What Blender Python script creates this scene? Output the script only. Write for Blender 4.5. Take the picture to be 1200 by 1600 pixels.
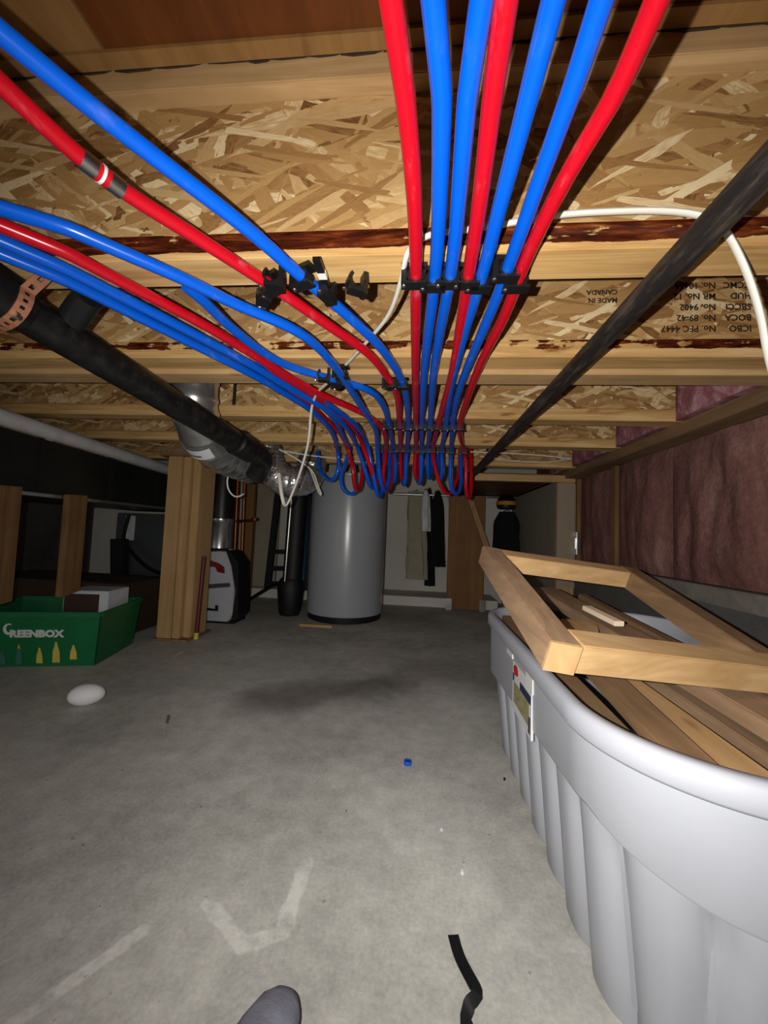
import bpy, bmesh, math, random
from mathutils import Vector, Matrix, noise
random.seed(7)
for o in list(bpy.data.objects): bpy.data.objects.remove(o, do_unlink=True)
S = bpy.context.scene
COL = S.collection
V = Vector

# ------------------------------------------------------------------ camera
F = 600.0
CAM = V((0, 0, 0.55))
YAW, PITCH, ROLL = math.radians(5.2), math.radians(3.2), 0.040
RM = (Matrix.Rotation(YAW, 3, 'Z') @ Matrix.Rotation(math.pi/2 + PITCH, 3, 'X') @ Matrix.Rotation(ROLL, 3, 'Z'))
cd = bpy.data.cameras.new('camera')
cam = bpy.data.objects.new('camera', cd)
COL.objects.link(cam)
cam.matrix_world = Matrix.Translation(CAM) @ RM.to_4x4()
cd.sensor_fit = 'VERTICAL'
cd.sensor_height = 36
cd.sensor_width = 27
cd.lens = 36 * F / 1600
cd.clip_start = 0.01
S.camera = cam

# ------------------------------------------------------------------ light
W = bpy.data.worlds.new('world')
S.world = W
W.use_nodes = True
W.node_tree.nodes['Background'].inputs[0].default_value = (1.0, 0.97, 0.92, 1)
W.node_tree.nodes['Background'].inputs[1].default_value = 0.45
fl = bpy.data.lights.new('phone_flash', 'SPOT')
fl.energy = 38
fl.spot_size = math.radians(156)
fl.spot_blend = 1.0
fl.shadow_soft_size = 0.003
fl.color = (1.0, 0.97, 0.92)
flo = bpy.data.objects.new('phone_flash', fl)
COL.objects.link(flo)
flo.matrix_world = Matrix.Translation(CAM + RM @ V((-0.040, 0.010, 0.0))) @ (Matrix.Rotation(math.radians(-10), 3, 'Z') @ RM).to_4x4()
S.view_settings.view_transform = 'Standard'
S.view_settings.look = 'None'
S.view_settings.gamma = 1
S.view_settings.use_curve_mapping = False
S.view_settings.exposure = 0.0

# ------------------------------------------------------------------ locating points of the room
def ray(x, y): return RM @ V(((x - 600)/F, (800 - y)/F, -1.0))
def atZ(x, y, z):
    d = ray(x, y); return CAM + d*((z - CAM.z)/d.z)
def atY(x, y, Y):
    d = ray(x, y); return CAM + d*(Y/d.y)
def atX(x, y, X):
    d = ray(x, y); return CAM + d*(X/d.x)

# ------------------------------------------------------------------ materials
MATS = {}
def srgb(r, g, b):
    f = lambda c: (c/255/12.92) if c/255 <= .04045 else ((c/255 + .055)/1.055)**2.4
    return (f(r), f(g), f(b), 1)
class NT:
    def __init__(s, name, rough=.6, metal=0, spec=.5):
        s.m = bpy.data.materials.new(name); s.m.use_nodes = True
        s.t = s.m.node_tree; s.b = s.t.nodes['Principled BSDF']
        s.b.inputs['Roughness'].default_value = rough
        s.b.inputs['Metallic'].default_value = metal
        s.b.inputs['Specular IOR Level'].default_value = spec
        MATS[name] = s.m
    def n(s, kind, **kw):
        nd = s.t.nodes.new(kind)
        for k, v in kw.items(): setattr(nd, k, v)
        return nd
    def l(s, a, b): s.t.links.new(a, b)
    def set(s, sock, v):
        if isinstance(v, bpy.types.NodeSocket): s.l(v, sock)
        else: sock.default_value = v
    def coord(s, rot=(0, 0, 0), scale=(1, 1, 1), loc=(0, 0, 0), kind='Object'):
        c = s.n('ShaderNodeTexCoord'); m = s.n('ShaderNodeMapping')
        m.inputs['Rotation'].default_value = rot; m.inputs['Scale'].default_value = scale; m.inputs['Location'].default_value = loc
        s.l(c.outputs[kind], m.inputs['Vector']); return m.outputs[0]
    def coord2(s, rot, scale, loc):
        c = s.n('ShaderNodeTexCoord'); m = s.n('ShaderNodeMapping'); m2 = s.n('ShaderNodeMapping')
        m.inputs['Rotation'].default_value = rot; m2.inputs['Scale'].default_value = scale; m2.inputs['Location'].default_value = loc
        s.l(c.outputs['Object'], m.inputs['Vector']); s.l(m.outputs[0], m2.inputs['Vector']); return m2.outputs[0]
    def noise(s, vec, scale=5, detail=4, rough=.6, dist=0):
        x = s.n('ShaderNodeTexNoise'); s.l(vec, x.inputs['Vector'])
        x.inputs['Scale'].default_value = scale; x.inputs['Detail'].default_value = detail
        x.inputs['Roughness'].default_value = rough; x.inputs['Distortion'].default_value = dist
        return x.outputs[0]
    def math(s, op, a, b=None, clamp=False):
        x = s.n('ShaderNodeMath', operation=op, use_clamp=clamp); s.set(x.inputs[0], a)
        if b is not None: s.set(x.inputs[1], b)
        return x.outputs[0]
    def ramp(s, fac, stops, interp='LINEAR'):
        x = s.n('ShaderNodeValToRGB'); x.color_ramp.interpolation = interp
        e = x.color_ramp.elements
        while len(e) < len(stops): e.new(.5)
        for el, (p, c) in zip(e, stops): el.position = p; el.color = c
        s.l(fac, x.inputs[0]); return x.outputs[0]
    def mix(s, fac, a, b, mode='MIX'):
        x = s.n('ShaderNodeMix', data_type='RGBA', blend_type=mode)
        s.set(x.inputs[0], fac); s.set(x.inputs[6], a); s.set(x.inputs[7], b); return x.outputs[2]
    def smooth(s, v, lo, hi):
        x = s.n('ShaderNodeMapRange', interpolation_type='SMOOTHSTEP'); s.set(x.inputs[0], v)
        x.inputs[1].default_value = lo; x.inputs[2].default_value = hi; x.inputs[3].default_value = 0; x.inputs[4].default_value = 1
        return x.outputs[0]
    def bump(s, h, strength=.3, dist=.01):
        x = s.n('ShaderNodeBump'); x.inputs['Strength'].default_value = strength; x.inputs['Distance'].default_value = dist
        s.l(h, x.inputs['Height']); s.l(x.outputs[0], s.b.inputs['Normal'])
    def col(s, c): s.set(s.b.inputs['Base Color'], c)

def plain(name, c, rough=.6, metal=0, spec=.5, var=.12, scale=12, bump=0):
    t = NT(name, rough, metal, spec); c = srgb(*c)
    n = t.noise(t.coord(), scale, 5)
    a = tuple(x*(1-var) for x in c[:3]) + (1,); b = tuple(min(1, x*(1+var)) for x in c[:3]) + (1,)
    t.col(t.ramp(n, [(.3, a), (.7, b)]))
    if bump: t.bump(t.noise(t.coord(), scale*6, 4), bump, .004)
    return t.m

def wood(name, dark, light, rough=.7, axis='X', scale=1.0, stain=None):
    t = NT(name, rough, 0, .25)
    sc = {'X': (1.2, 22, 22), 'Y': (22, 1.2, 22), 'Z': (22, 22, 1.2)}[axis]
    sc = tuple(v*scale for v in sc)
    n = t.noise(t.coord(scale=sc), 2.2, 6, .6, .8)
    big = t.noise(t.coord(), 5, 3)
    c = t.ramp(n, [(.25, srgb(*dark)), (.5, srgb(*[(a+b)/2 for a, b in zip(dark, light)])), (.72, srgb(*light))])
    c = t.mix(.35, c, t.ramp(big, [(.3, srgb(*dark)), (.7, srgb(*light))]))
    knot = t.n('ShaderNodeTexVoronoi'); t.l(t.coord(scale={'X': (3, 9, 9), 'Y': (9, 3, 9), 'Z': (9, 9, 3)}[axis]), knot.inputs['Vector'])
    knot.inputs['Scale'].default_value = 1.3
    kn = t.smooth(knot.outputs['Distance'], .10, .04)
    c = t.mix(t.math('MULTIPLY', kn, .35), c, srgb(92, 52, 26))
    t.col(c); t.bump(n, .12, .003)
    return t.m

def flange(name, amount, band, thick):
    # pine flange; old glue squeezed out along the web side of the front face
    t = NT(name, .62, 0, .3)
    n = t.noise(t.coord(scale=(1.1, 24, 24)), 2.2, 6, .6, .9)
    big = t.noise(t.coord(scale=(1, 3, 3)), 6, 4)
    c = t.ramp(n, [(.28, srgb(158, 116, 66)), (.5, srgb(200, 160, 102)), (.74, srgb(226, 192, 138))])
    c = t.mix(t.smooth(big, .62, .75), c, srgb(140, 94, 50))
    sep = t.n('ShaderNodeSeparateXYZ'); t.l(t.coord(), sep.inputs[0])
    front = t.math('LESS_THAN', sep.outputs[1], .0015)
    g1 = t.noise(t.coord(scale=(7, 1, 60)), 1.0, 5, .65, .4)
    g2 = t.noise(t.coord(scale=(34, 1, 30)), 1.0, 3, .6)
    g3 = t.noise(t.coord(scale=(15, 1, 2)), 1.0, 2, .5)
    f = t.math('ADD', t.math('MULTIPLY', g1, .7), t.math('ADD', t.math('MULTIPLY', g2, .35), t.math('MULTIPLY', g3, .45)))
    zlim = t.smooth(sep.outputs[2], band - thick, band)
    zz = t.math('ADD', f, t.math('MULTIPLY', zlim, .9))
    mask = t.math('MULTIPLY', t.smooth(zz, 1.66 - amount, 1.70 - amount), front)
    tone = t.noise(t.coord(scale=(12, 1, 90)), 1.0, 5, .7, .5)
    gc = t.ramp(tone, [(.35, srgb(26, 10, 6)), (.52, srgb(78, 30, 14)), (.66, srgb(122, 62, 26)), (.8, srgb(190, 130, 60))])
    t.col(t.mix(mask, c, gc))
    t.set(t.b.inputs['Roughness'], t.math('SUBTRACT', .66, t.math('MULTIPLY', mask, .38)))
    t.bump(n, .15, .003)
    return t.m

def osb(name, tint=(1, 1, 1), axis='Y', offset=0.0):
    t = NT(name, .62, 0, .3)
    base = None
    pal = [(0, srgb(112, 76, 40)), (.10, srgb(146, 106, 62)), (.3, srgb(168, 128, 78)), (.6, srgb(182, 144, 92)), (.85, srgb(200, 166, 116)), (.97, srgb(230, 206, 162))]
    lays = [(.2, 10, 36, 0), (-.5, 8, 30, .4), (.9, 9, 40, .5), (.35, 7, 30, .5), (-.1, 6, 34, .5), (-1.0, 10, 44, .6), (.6, 7, 32, .6), (-.3, 8, 48, .62), (1.25, 11, 44, .72), (.1, 6, 40, .70), (-.65, 8, 52, .78), (.3, 14, 70, .84), (.55, 7, 95, .86), (-.2, 8, 110, .88)]
    hs = None
    nz = t.n('ShaderNodeTexNoise'); t.l(t.coord(), nz.inputs['Vector']); nz.inputs['Scale'].default_value = 28; nz.inputs['Detail'].default_value = 3
    sc = t.n('ShaderNodeVectorMath', operation='SCALE'); t.l(nz.outputs['Color'], sc.inputs[0]); sc.inputs['Scale'].default_value = .30
    for i, (ang, sx, sz, thr) in enumerate(lays):
        rot = {'Y': (0, ang, 0), 'Z': (0, 0, ang), 'X': (ang, 0, 0)}[axis]
        scl = {'Y': (sx, .01, sz), 'Z': (sx, sz, .01), 'X': (.01, sx, sz)}[axis]
        wob = t.n('ShaderNodeVectorMath', operation='ADD')
        t.l(t.coord2(rot, scl, (offset + i*3.7, i*.3, i*1.9)), wob.inputs[0]); t.l(sc.outputs[0], wob.inputs[1])
        v = t.n('ShaderNodeTexVoronoi', distance='CHEBYCHEV' if i % 3 else 'EUCLIDEAN'); t.l(wob.outputs[0], v.inputs['Vector']); v.inputs['Scale'].default_value = 1.0
        sp = t.n('ShaderNodeSeparateColor'); t.l(v.outputs['Color'], sp.inputs[0])
        grain = t.noise(t.coord2(rot, tuple(q*3 for q in scl), (i, 0, i)), 2, 2, .6)
        val = t.math('ADD', sp.outputs[0], t.math('MULTIPLY', t.math('SUBTRACT', grain, .5), .45))
        c = t.ramp(val, pal)
        if base is None: base = c; hs = sp.outputs[2]
        else:
            m = t.math('GREATER_THAN', sp.outputs[1], thr)
            base = t.mix(m, base, c); 
            mm = t.n('ShaderNodeMix', data_type='FLOAT'); t.l(m, mm.inputs[0]); t.l(hs, mm.inputs[2]); t.l(sp.outputs[2], mm.inputs[3]); hs = mm.outputs[0]
    sp = t.noise(t.coord(scale=(1, 1, 1)), 55, 4, .7)
    base = t.mix(t.smooth(sp, .66, .74), base, srgb(96, 62, 30))
    base = t.mix(1.0, base, (*tint, 1), 'MULTIPLY')
    t.col(base); t.bump(hs, .35, .0015)
    return t.m

def seg_mask(t, pos, a, b, w, soft):
    # distance to the stroke a-b on the floor, in metres
    ab = V((b[0]-a[0], b[1]-a[1], 0)); L2 = ab.length_squared
    s = t.n('ShaderNodeVectorMath', operation='SUBTRACT'); t.l(pos, s.inputs[0]); s.inputs[1].default_value = (a[0], a[1], 0)
    d = t.n('ShaderNodeVectorMath', operation='DOT_PRODUCT'); t.l(s.outputs[0], d.inputs[0]); d.inputs[1].default_value = ab
    h = t.math('DIVIDE', d.outputs['Value'], L2, True)
    sc = t.n('ShaderNodeVectorMath', operation='SCALE'); sc.inputs[0].default_value = ab; t.l(h, sc.inputs['Scale'])
    q = t.n('ShaderNodeVectorMath', operation='SUBTRACT'); t.l(s.outputs[0], q.inputs[0]); t.l(sc.outputs[0], q.inputs[1])
    ln = t.n('ShaderNodeVectorMath', operation='LENGTH'); t.l(q.outputs[0], ln.inputs[0])
    return t.smooth(ln.outputs['Value'], w + soft, w)

def concrete(name, lo, hi, floor=False):
    t = NT(name, .82, 0, .3)
    n1 = t.noise(t.coord(), 2.2, 6, .62); n2 = t.noise(t.coord(), 22, 6, .7); n3 = t.noise(t.coord(), 160, 3, .6)
    f = t.math('ADD', t.math('MULTIPLY', n1, .55), t.math('ADD', t.math('MULTIPLY', n2, .3), t.math('MULTIPLY', n3, .2)))
    c = t.ramp(f, [(.36, srgb(*lo)), (.66, srgb(*hi))])
    if floor:
        co = t.coord()
        wn = t.n('ShaderNodeTexNoise'); t.l(co, wn.inputs['Vector']); wn.inputs['Scale'].default_value = 30; wn.inputs['Detail'].default_value = 4
        ws = t.n('ShaderNodeVectorMath', operation='MULTIPLY_ADD'); t.l(wn.outputs['Color'], ws.inputs[0]); ws.inputs[1].default_value = (.016, .016, 0); t.l(co, ws.inputs[2])
        fl2 = t.n('ShaderNodeVectorMath', operation='MULTIPLY'); t.l(ws.outputs[0], fl2.inputs[0]); fl2.inputs[1].default_value = (1, 1, 0)
        pos = fl2.outputs[0]
        off = V((.008, .008, 0))
        # old damp stain
        wn2 = t.n('ShaderNodeTexNoise'); t.l(co, wn2.inputs['Vector']); wn2.inputs['Scale'].default_value = 5; wn2.inputs['Detail'].default_value = 4
        ws2 = t.n('ShaderNodeVectorMath', operation='MULTIPLY_ADD'); t.l(wn2.outputs['Color'], ws2.inputs[0]); ws2.inputs[1].default_value = (.22, .22, 0); t.l(co, ws2.inputs[2])
        f3 = t.n('ShaderNodeVectorMath', operation='MULTIPLY'); t.l(ws2.outputs[0], f3.inputs[0]); f3.inputs[1].default_value = (1, 1, 0)
        o2 = V((.11, .11, 0))
        a = atZ(420, 1096, 0) + o2; b = atZ(610, 1068, 0) + o2
        m = seg_mask(t, f3.outputs[0], a, b, .01, .17)
        c = t.mix(t.math('MULTIPLY', m, .62), c, srgb(74, 66, 58))
        for p, q, w, s, k in (((640, 1040), (760, 1060), .03, .2, .35),):
            m = seg_mask(t, f3.outputs[0], atZ(*p, 0) + o2, atZ(*q, 0) + o2, w, s)
            c = t.mix(t.math('MULTIPLY', m, k), c, srgb(74, 66, 58))
        m = seg_mask(t, pos, atZ(560, 1026, 0) + off, atZ(590, 1020, 0) + off, .02, .05)
        c = t.mix(t.math('MULTIPLY', m, .5), c, srgb(190, 180, 168))
        # chalk strokes
        st = [((326, 1412), (380, 1476), .007), ((380, 1476), (440, 1458), .008), ((440, 1458), (478, 1350), .009), ((222, 1456), (10, 1606), .006), ((270, 1027), (285, 1018), .004)]
        tot = None
        for p, q, w in st:
            m = seg_mask(t, pos, atZ(*p, 0) + off, atZ(*q, 0) + off, w, .006)
            tot = m if tot is None else t.math('MAXIMUM', tot, m)
        c = t.mix(t.math('MULTIPLY', tot, t.math('MULTIPLY', t.smooth(n2, .3, .65), .62)), c, srgb(236, 236, 228))
        m = seg_mask(t, pos, atZ(262, 1118, 0) + off, atZ(262, 1130, 0) + off, .002, .004)
        c = t.mix(t.math('MULTIPLY', m, .7), c, srgb(50, 46, 42))
        sp = t.noise(t.coord(), 70, 2, .5)
        c = t.mix(t.math('MULTIPLY', t.smooth(sp, .71, .76), .45), c, srgb(84, 80, 74))
    t.col(c); t.bump(f, .25, .004)
    return t.m

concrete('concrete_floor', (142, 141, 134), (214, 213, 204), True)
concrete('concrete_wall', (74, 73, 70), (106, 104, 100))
plain('white_wall', (222, 218, 208), .85, var=.06, scale=3)
osb('osb_web'); wood('osb_board', (116, 82, 50), (152, 112, 70), .7, 'Z', .5)
flange('flange_heavy', .16, .013, .012)
flange('flange_patch', .06, .020, .016)
flange('flange_line', .09, .0372, .008)
wood('pine', (158, 122, 78), (212, 178, 130))
wood('pine_y', (158, 122, 80), (208, 172, 124), axis='Y')
wood('pine_z', (160, 124, 82), (200, 164, 116), axis='Z')
plain('pale_wood', (232, 212, 184), .7, var=.06)
wood('old_wood', (100, 76, 54), (154, 124, 90), axis='Y')
wood('old_wood_z', (92, 66, 42), (150, 116, 78), axis='Z')
wood('weathered', (116, 92, 70), (172, 142, 110), axis='Y')
wood('red_ply', (86, 46, 20), (122, 68, 30), .55, 'Y', .6)
wood('tan_ply', (128, 92, 52), (166, 126, 76), .6, 'Y', .6)
plain('paint_black', (24, 22, 20), .8, var=.2)
def pex(name, c):
    t = NT(name, .32, 0, .5); c = srgb(*c)
    n = t.noise(t.coord(scale=(1, .35, 1)), 40, 5, .65)
    d = t.noise(t.coord(), 9, 3)
    dust = t.math('MULTIPLY', t.smooth(n, .54, .78), t.smooth(d, .4, .7))
    t.col(t.mix(t.math('MULTIPLY', dust, .3), c, srgb(176, 176, 186)))
    t.set(t.b.inputs['Roughness'], t.math('ADD', .26, t.math('MULTIPLY', dust, .35)))
    return t.m
pex('pex_red', (190, 12, 32)); pex('pex_blue', (2, 88, 206))
def dusty(name, c, dust, rough, amt=.5, sc=(3, 3, 3)):
    t = NT(name, rough, 0, .5)
    n = t.noise(t.coord(scale=sc), 14, 6, .7)
    t.col(t.mix(t.math('MULTIPLY', t.smooth(n, .42, .75), amt), srgb(*c), srgb(*dust)))
    t.set(t.b.inputs['Roughness'], t.math('ADD', rough, t.math('MULTIPLY', n, .25)))
    return t.m
dusty('abs_black', (12, 12, 13), (58, 54, 50), .3, .35)
dusty('iron_black', (26, 23, 21), (92, 78, 66), .42, .7, (6, .8, 6))
plain('clip_black', (14, 14, 15), .45, var=.2)
plain('dull_black', (10, 10, 12), .6, var=.3)
plain('steel', (190, 188, 184), .3, 1, var=.1)
plain('galvanized', (196, 198, 198), .27, .88, var=.2, scale=30)
plain('duct_side', (46, 50, 50), .42, .6, var=.3, scale=5)
plain('duct_edge', (205, 206, 208), .6, .0, var=.12)
def foil():
    t = NT('foil', .26, .85, .5)
    t.col(srgb(214, 214, 212))
    v = t.n('ShaderNodeTexVoronoi'); t.l(t.coord(), v.inputs['Vector']); v.inputs['Scale'].default_value = 55
    t.bump(v.outputs['Distance'], .5, .006)
foil()
plain('copper', (150, 84, 44), .4, .9, var=.2)
plain('strap_copper', (196, 136, 104), .5, .6, var=.15, scale=40)
plain('heater_grey', (158, 162, 167), .24, 0, .5, var=.03, scale=4)
plain('tub_grey', (172, 175, 183), .36, 0, .5, var=.04, scale=6, bump=.06)
plain('tub_shade', (160, 163, 170), .4, var=.04)
plain('white_plastic', (226, 226, 222), .4, var=.03)
plain('cable_white', (224, 220, 208), .45, var=.05)
plain('label_white', (218, 220, 224), .4, var=.02)
plain('label_red', (190, 36, 40), .4, var=.05)
plain('label_blue', (28, 40, 74), .4, var=.05)
plain('label_tan', (150, 142, 104), .5, var=.3, scale=90)
plain('crate_green', (8, 104, 58), .45, var=.1)
plain('print_white', (210, 218, 212), .5, var=.04)
plain('print_yellow', (206, 190, 84), .5, var=.12)
plain('print_teal', (60, 112, 100), .5, var=.1)
plain('ink', (52, 36, 22), .7, var=.2)
plain('cardboard', (58, 38, 26), .85, var=.15)
plain('case_grey', (190, 192, 197), .45, var=.05)
plain('case_dark', (70, 72, 76), .5, var=.1)
plain('case_red', (120, 20, 26), .45, var=.1)
plain('cabinet_grey', (74, 78, 80), .45, .3, var=.08, scale=3)
plain('partition_grey', (150, 143, 128), .8, var=.08)
plain('cloth_black', (10, 10, 12), .95, var=.2)
plain('cloth_white', (225, 225, 222), .9, var=.06)
plain('cloth_beige', (172, 164, 142), .9, var=.08)
plain('cloth_yellow', (190, 130, 30), .7, var=.2)
plain('blue_paint', (50, 120, 170), .5, var=.1)
plain('cap_blue', (20, 84, 190), .35, var=.05)
plain('suede', (128, 130, 142), .95, var=.18, scale=50, bump=.2)
plain('sole', (60, 60, 66), .8, var=.1)
plain('foam_white', (232, 234, 236), .7, var=.03)
plain('sill_dark', (122, 116, 108), .8, var=.25, scale=20)
plain('paper_white', (196, 200, 206), .7, var=.1)
plain('stick_red', (90, 20, 20), .5, var=.1)
def pink():
    t = NT('insulation', .95, 0, .1)
    n = t.noise(t.coord(scale=(1, 1, .3)), 7, 6, .65, .6); k = t.noise(t.coord(), 60, 5, .7)
    f = t.math('ADD', t.math('MULTIPLY', n, .7), t.math('MULTIPLY', k, .3))
    t.col(t.ramp(f, [(.32, srgb(92, 62, 56)), (.5, srgb(126, 88, 82)), (.68, srgb(160, 122, 114))]))
    t.bump(k, .6, .01)
    t2 = NT('insulation_light', .95, 0, .1)
    n = t2.noise(t2.coord(), 14, 6, .7, .6)
    t2.col(t2.ramp(n, [(.32, srgb(116, 68, 76)), (.5, srgb(156, 100, 108)), (.68, srgb(200, 158, 162))])); t2.bump(n, .7, .01)
pink()
def poly():
    t = NT('poly_film', .18, 0, .5)
    n = t.noise(t.coord(), 18, 3)
    t.col(srgb(190, 180, 165)); t.b.inputs['Alpha'].default_value = .35; t.bump(n, .6, .01)
poly()

# ------------------------------------------------------------------ geometry helpers
ORG = {}
class MB:
    def __init__(s): s.v = []; s.f = []
    def add(s, vs, fs):
        k = len(s.v); s.v += [V(p) for p in vs]; s.f += [tuple(i + k for i in q) for q in fs]; return s
    def box(s, lo, hi, M=None):
        x0, y0, z0 = lo; x1, y1, z1 = hi
        vs = [V(p) for p in ((x0,y0,z0),(x1,y0,z0),(x1,y1,z0),(x0,y1,z0),(x0,y0,z1),(x1,y0,z1),(x1,y1,z1),(x0,y1,z1))]
        if M: vs = [M @ p for p in vs]
        return s.add(vs, [(0,3,2,1),(4,5,6,7),(0,1,5,4),(1,2,6,5),(2,3,7,6),(3,0,4,7)])
    def bar(s, a, b, w, h, up=(0, 0, 1)):
        # beam from a to b, w across, h along up
        a = V(a); b = V(b); d = (b - a).normalized(); u = V(up); x = d.cross(u).normalized(); u = x.cross(d).normalized()
        vs = [p + x*sx*w/2 + u*sy*h/2 for p in (a, b) for sx, sy in ((-1,-1),(1,-1),(1,1),(-1,1))]
        return s.add(vs, [(0,1,2,3),(7,6,5,4),(0,4,5,1),(1,5,6,2),(2,6,7,3),(3,7,4,0)])
    def tube(s, pts, r, seg=12, cap=True, flat=1.0, up=None):
        n = len(pts); rs = r if isinstance(r, (list, tuple)) else [r]*n
        prev = None; vs = []
        for i, p in enumerate(pts):
            d = (pts[min(i+1, n-1)] - pts[max(i-1, 0)]).normalized()
            if prev is None:
                ref = V(up) if up else (V((0,0,1)) if abs(d.z) < .9 else V((1,0,0)))
                x = d.cross(ref).normalized()
            else: x = (prev - d*prev.dot(d)).normalized()
            prev = x; y = x.cross(d).normalized()
            for k in range(seg):
                a = 2*math.pi*k/seg
                vs.append(p + x*math.cos(a)*rs[i] + y*math.sin(a)*rs[i]*flat)
        fs = [(i*seg+k, i*seg+(k+1) % seg, (i+1)*seg+(k+1) % seg, (i+1)*seg+k) for i in range(n-1) for k in range(seg)]
        if cap: fs += [tuple(range(seg))[::-1], tuple(range((n-1)*seg, n*seg))]
        return s.add(vs, fs)
    def ribbon(s, pts, side, w, t):
        # thick strip; side = list of across-vectors
        n = len(pts); vs = []
        for i, p in enumerate(pts):
            d = (pts[min(i+1, n-1)] - pts[max(i-1, 0)]).normalized(); a = side[i].normalized(); u = a.cross(d).normalized()
            vs += [p - a*w/2 - u*t/2, p + a*w/2 - u*t/2, p + a*w/2 + u*t/2, p - a*w/2 + u*t/2]
        fs = [(i*4+k, i*4+(k+1) % 4, i*4+4+(k+1) % 4, i*4+4+k) for i in range(n-1) for k in range(4)] + [(3,2,1,0), tuple(range(n*4-4, n*4))]
        return s.add(vs, fs)
    def lathe(s, prof, c, seg=32, axis=None):
        vs = []; M = axis if axis else Matrix.Identity(3)
        for r, z in prof:
            for k in range(seg):
                a = 2*math.pi*k/seg; vs.append(V(c) + M @ V((r*math.cos(a), r*math.sin(a), z)))
        n = len(prof)
        fs = [(i*seg+k, i*seg+(k+1) % seg, (i+1)*seg+(k+1) % seg, (i+1)*seg+k) for i in range(n-1) for k in range(seg)]
        fs += [tuple(range(seg))[::-1], tuple(range((n-1)*seg, n*seg))]
        return s.add(vs, fs)
    def prism(s, poly, d):
        # flat outline (list of points) pushed along vector d
        n = len(poly); d = V(d); vs = [V(p) for p in poly] + [V(p) + d for p in poly]
        return s.add(vs, [tuple(range(n))[::-1], tuple(range(n, 2*n))] + [(k, (k+1) % n, n+(k+1) % n, n+k) for k in range(n)])
    def grid(s, rows):
        m = len(rows[0]); vs = [p for r in rows for p in r]
        return s.add(vs, [(i*m+j, i*m+j+1, (i+1)*m+j+1, (i+1)*m+j) for i in range(len(rows)-1) for j in range(m-1)])
    def build(s, name, mat, parent=None, smooth=False, bevel=0, base=None, sharp=40):
        me = bpy.data.meshes.new(name)
        if parent is not None: org = ORG[parent.name]
        elif base is not None: org = V(base)
        else:
            xs = [p.x for p in s.v]; ys = [p.y for p in s.v]; zs = [p.z for p in s.v]
            org = V(((min(xs)+max(xs))/2, (min(ys)+max(ys))/2, min(zs)))
        me.from_pydata([p - org for p in s.v], [], s.f); me.update()
        bm = bmesh.new(); bm.from_mesh(me)
        if bevel:
            es = [e for e in bm.edges if len(e.link_faces) == 2 and e.calc_face_angle(0) > .5]
            bmesh.ops.bevel(bm, geom=es, offset=bevel, segments=2, affect='EDGES', clamp_overlap=True)
        bmesh.ops.recalc_face_normals(bm, faces=bm.faces[:])
        bm.to_mesh(me); bm.free()
        me.materials.append(MATS[mat])
        if smooth:
            me.shade_smooth()
            me.set_sharp_from_angle(angle=math.radians(sharp))
        o = bpy.data.objects.new(name, me); COL.objects.link(o)
        if parent is not None: o.parent = parent
        else: o.location = org
        ORG[o.name] = org
        return o

def thing(name, label, cat, loc=(0, 0, 0), group=None):
    o = bpy.data.objects.new(name, None); COL.objects.link(o); o.location = loc; o.empty_display_size = .05
    o['label'] = label; o['category'] = cat
    if group: o['group'] = group
    ORG[o.name] = V(loc); return o
def tag(o, label, cat, group=None):
    o['label'] = label; o['category'] = cat
    if group: o['group'] = group
    return o
def struct(o, label=None, cat=None):
    o['kind'] = 'structure'
    if label: o['label'] = label
    if cat: o['category'] = cat
    return o
def sempty(name, label, cat, loc):
    o = thing(name, label, cat, loc); o['kind'] = 'structure'; return o
def spline(pts, step=.02):
    P = [V(p) for p in pts]; P = [P[0]*2 - P[1]] + P + [P[-1]*2 - P[-2]]; out = []
    for i in range(1, len(P)-2):
        a, b, c, d = P[i-1:i+3]
        n = max(2, int((c-b).length/step))
        for k in range(n):
            t = k/n
            out.append(.5*((2*b) + (c-a)*t + (2*a-5*b+4*c-d)*t*t + (3*b-a-3*c+d)*t**3))
    out.append(P[-2]); return out
def smoothpath(pts, n=2):
    for _ in range(n):
        q = [pts[0]]
        for i in range(1, len(pts)-1): q.append((pts[i-1] + pts[i]*2 + pts[i+1])/4)
        pts = q + [pts[-1]]
    return pts

JZ = .93          # underside of the joists
SUB = 1.232       # underside of the subfloor
# ------------------------------------------------------------------ setting
struct(MB().box((-3.2, -1.2, -.1), (1.2, 3.6, 0)).build('floor', 'concrete_floor', base=(0, 0, 0)), 'bare grey concrete slab with chalk marks and a dark stain', 'floor')
ce = sempty('ceiling', 'plywood subfloor above the joists', 'ceiling', (0, .8, SUB))
MB().box((-.475, -1.2, SUB), (1.2, .8, SUB+.018)).build('plywood_panel', 'red_ply', ce)
MB().box((-3.2, -1.2, SUB), (-.479, .8, SUB+.018)).build('plywood_panel', 'tan_ply', ce)
MB().box((-3.2, .803, SUB), (1.2, 2.02, SUB+.018)).build('plywood_panel', 'tan_ply', ce)
MB().box((-3.2, 2.023, SUB), (1.2, 3.6, SUB+.018)).build('plywood_panel', 'red_ply', ce)
struct(MB().box((-3.2, 3.36, 0), (1.2, 3.5, SUB)).build('wall_back', 'white_wall'), 'off-white painted wall behind the water heater', 'wall')
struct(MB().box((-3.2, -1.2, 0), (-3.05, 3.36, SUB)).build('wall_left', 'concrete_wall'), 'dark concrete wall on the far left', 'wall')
struct(MB().box((-1.45, 3.02, 0), (.62, 3.355, .07)).build('trim_1', 'white_wall'), 'low pale curb along the foot of the back wall', 'curb')
wr = sempty('wall_right', 'pink insulated pony wall on a dark concrete footing', 'wall', (.95, 1.2, 0))
MB().box((.845, -1.2, 0), (1.2, 3.36, .385)).build('footing', 'concrete_wall', wr)
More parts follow.
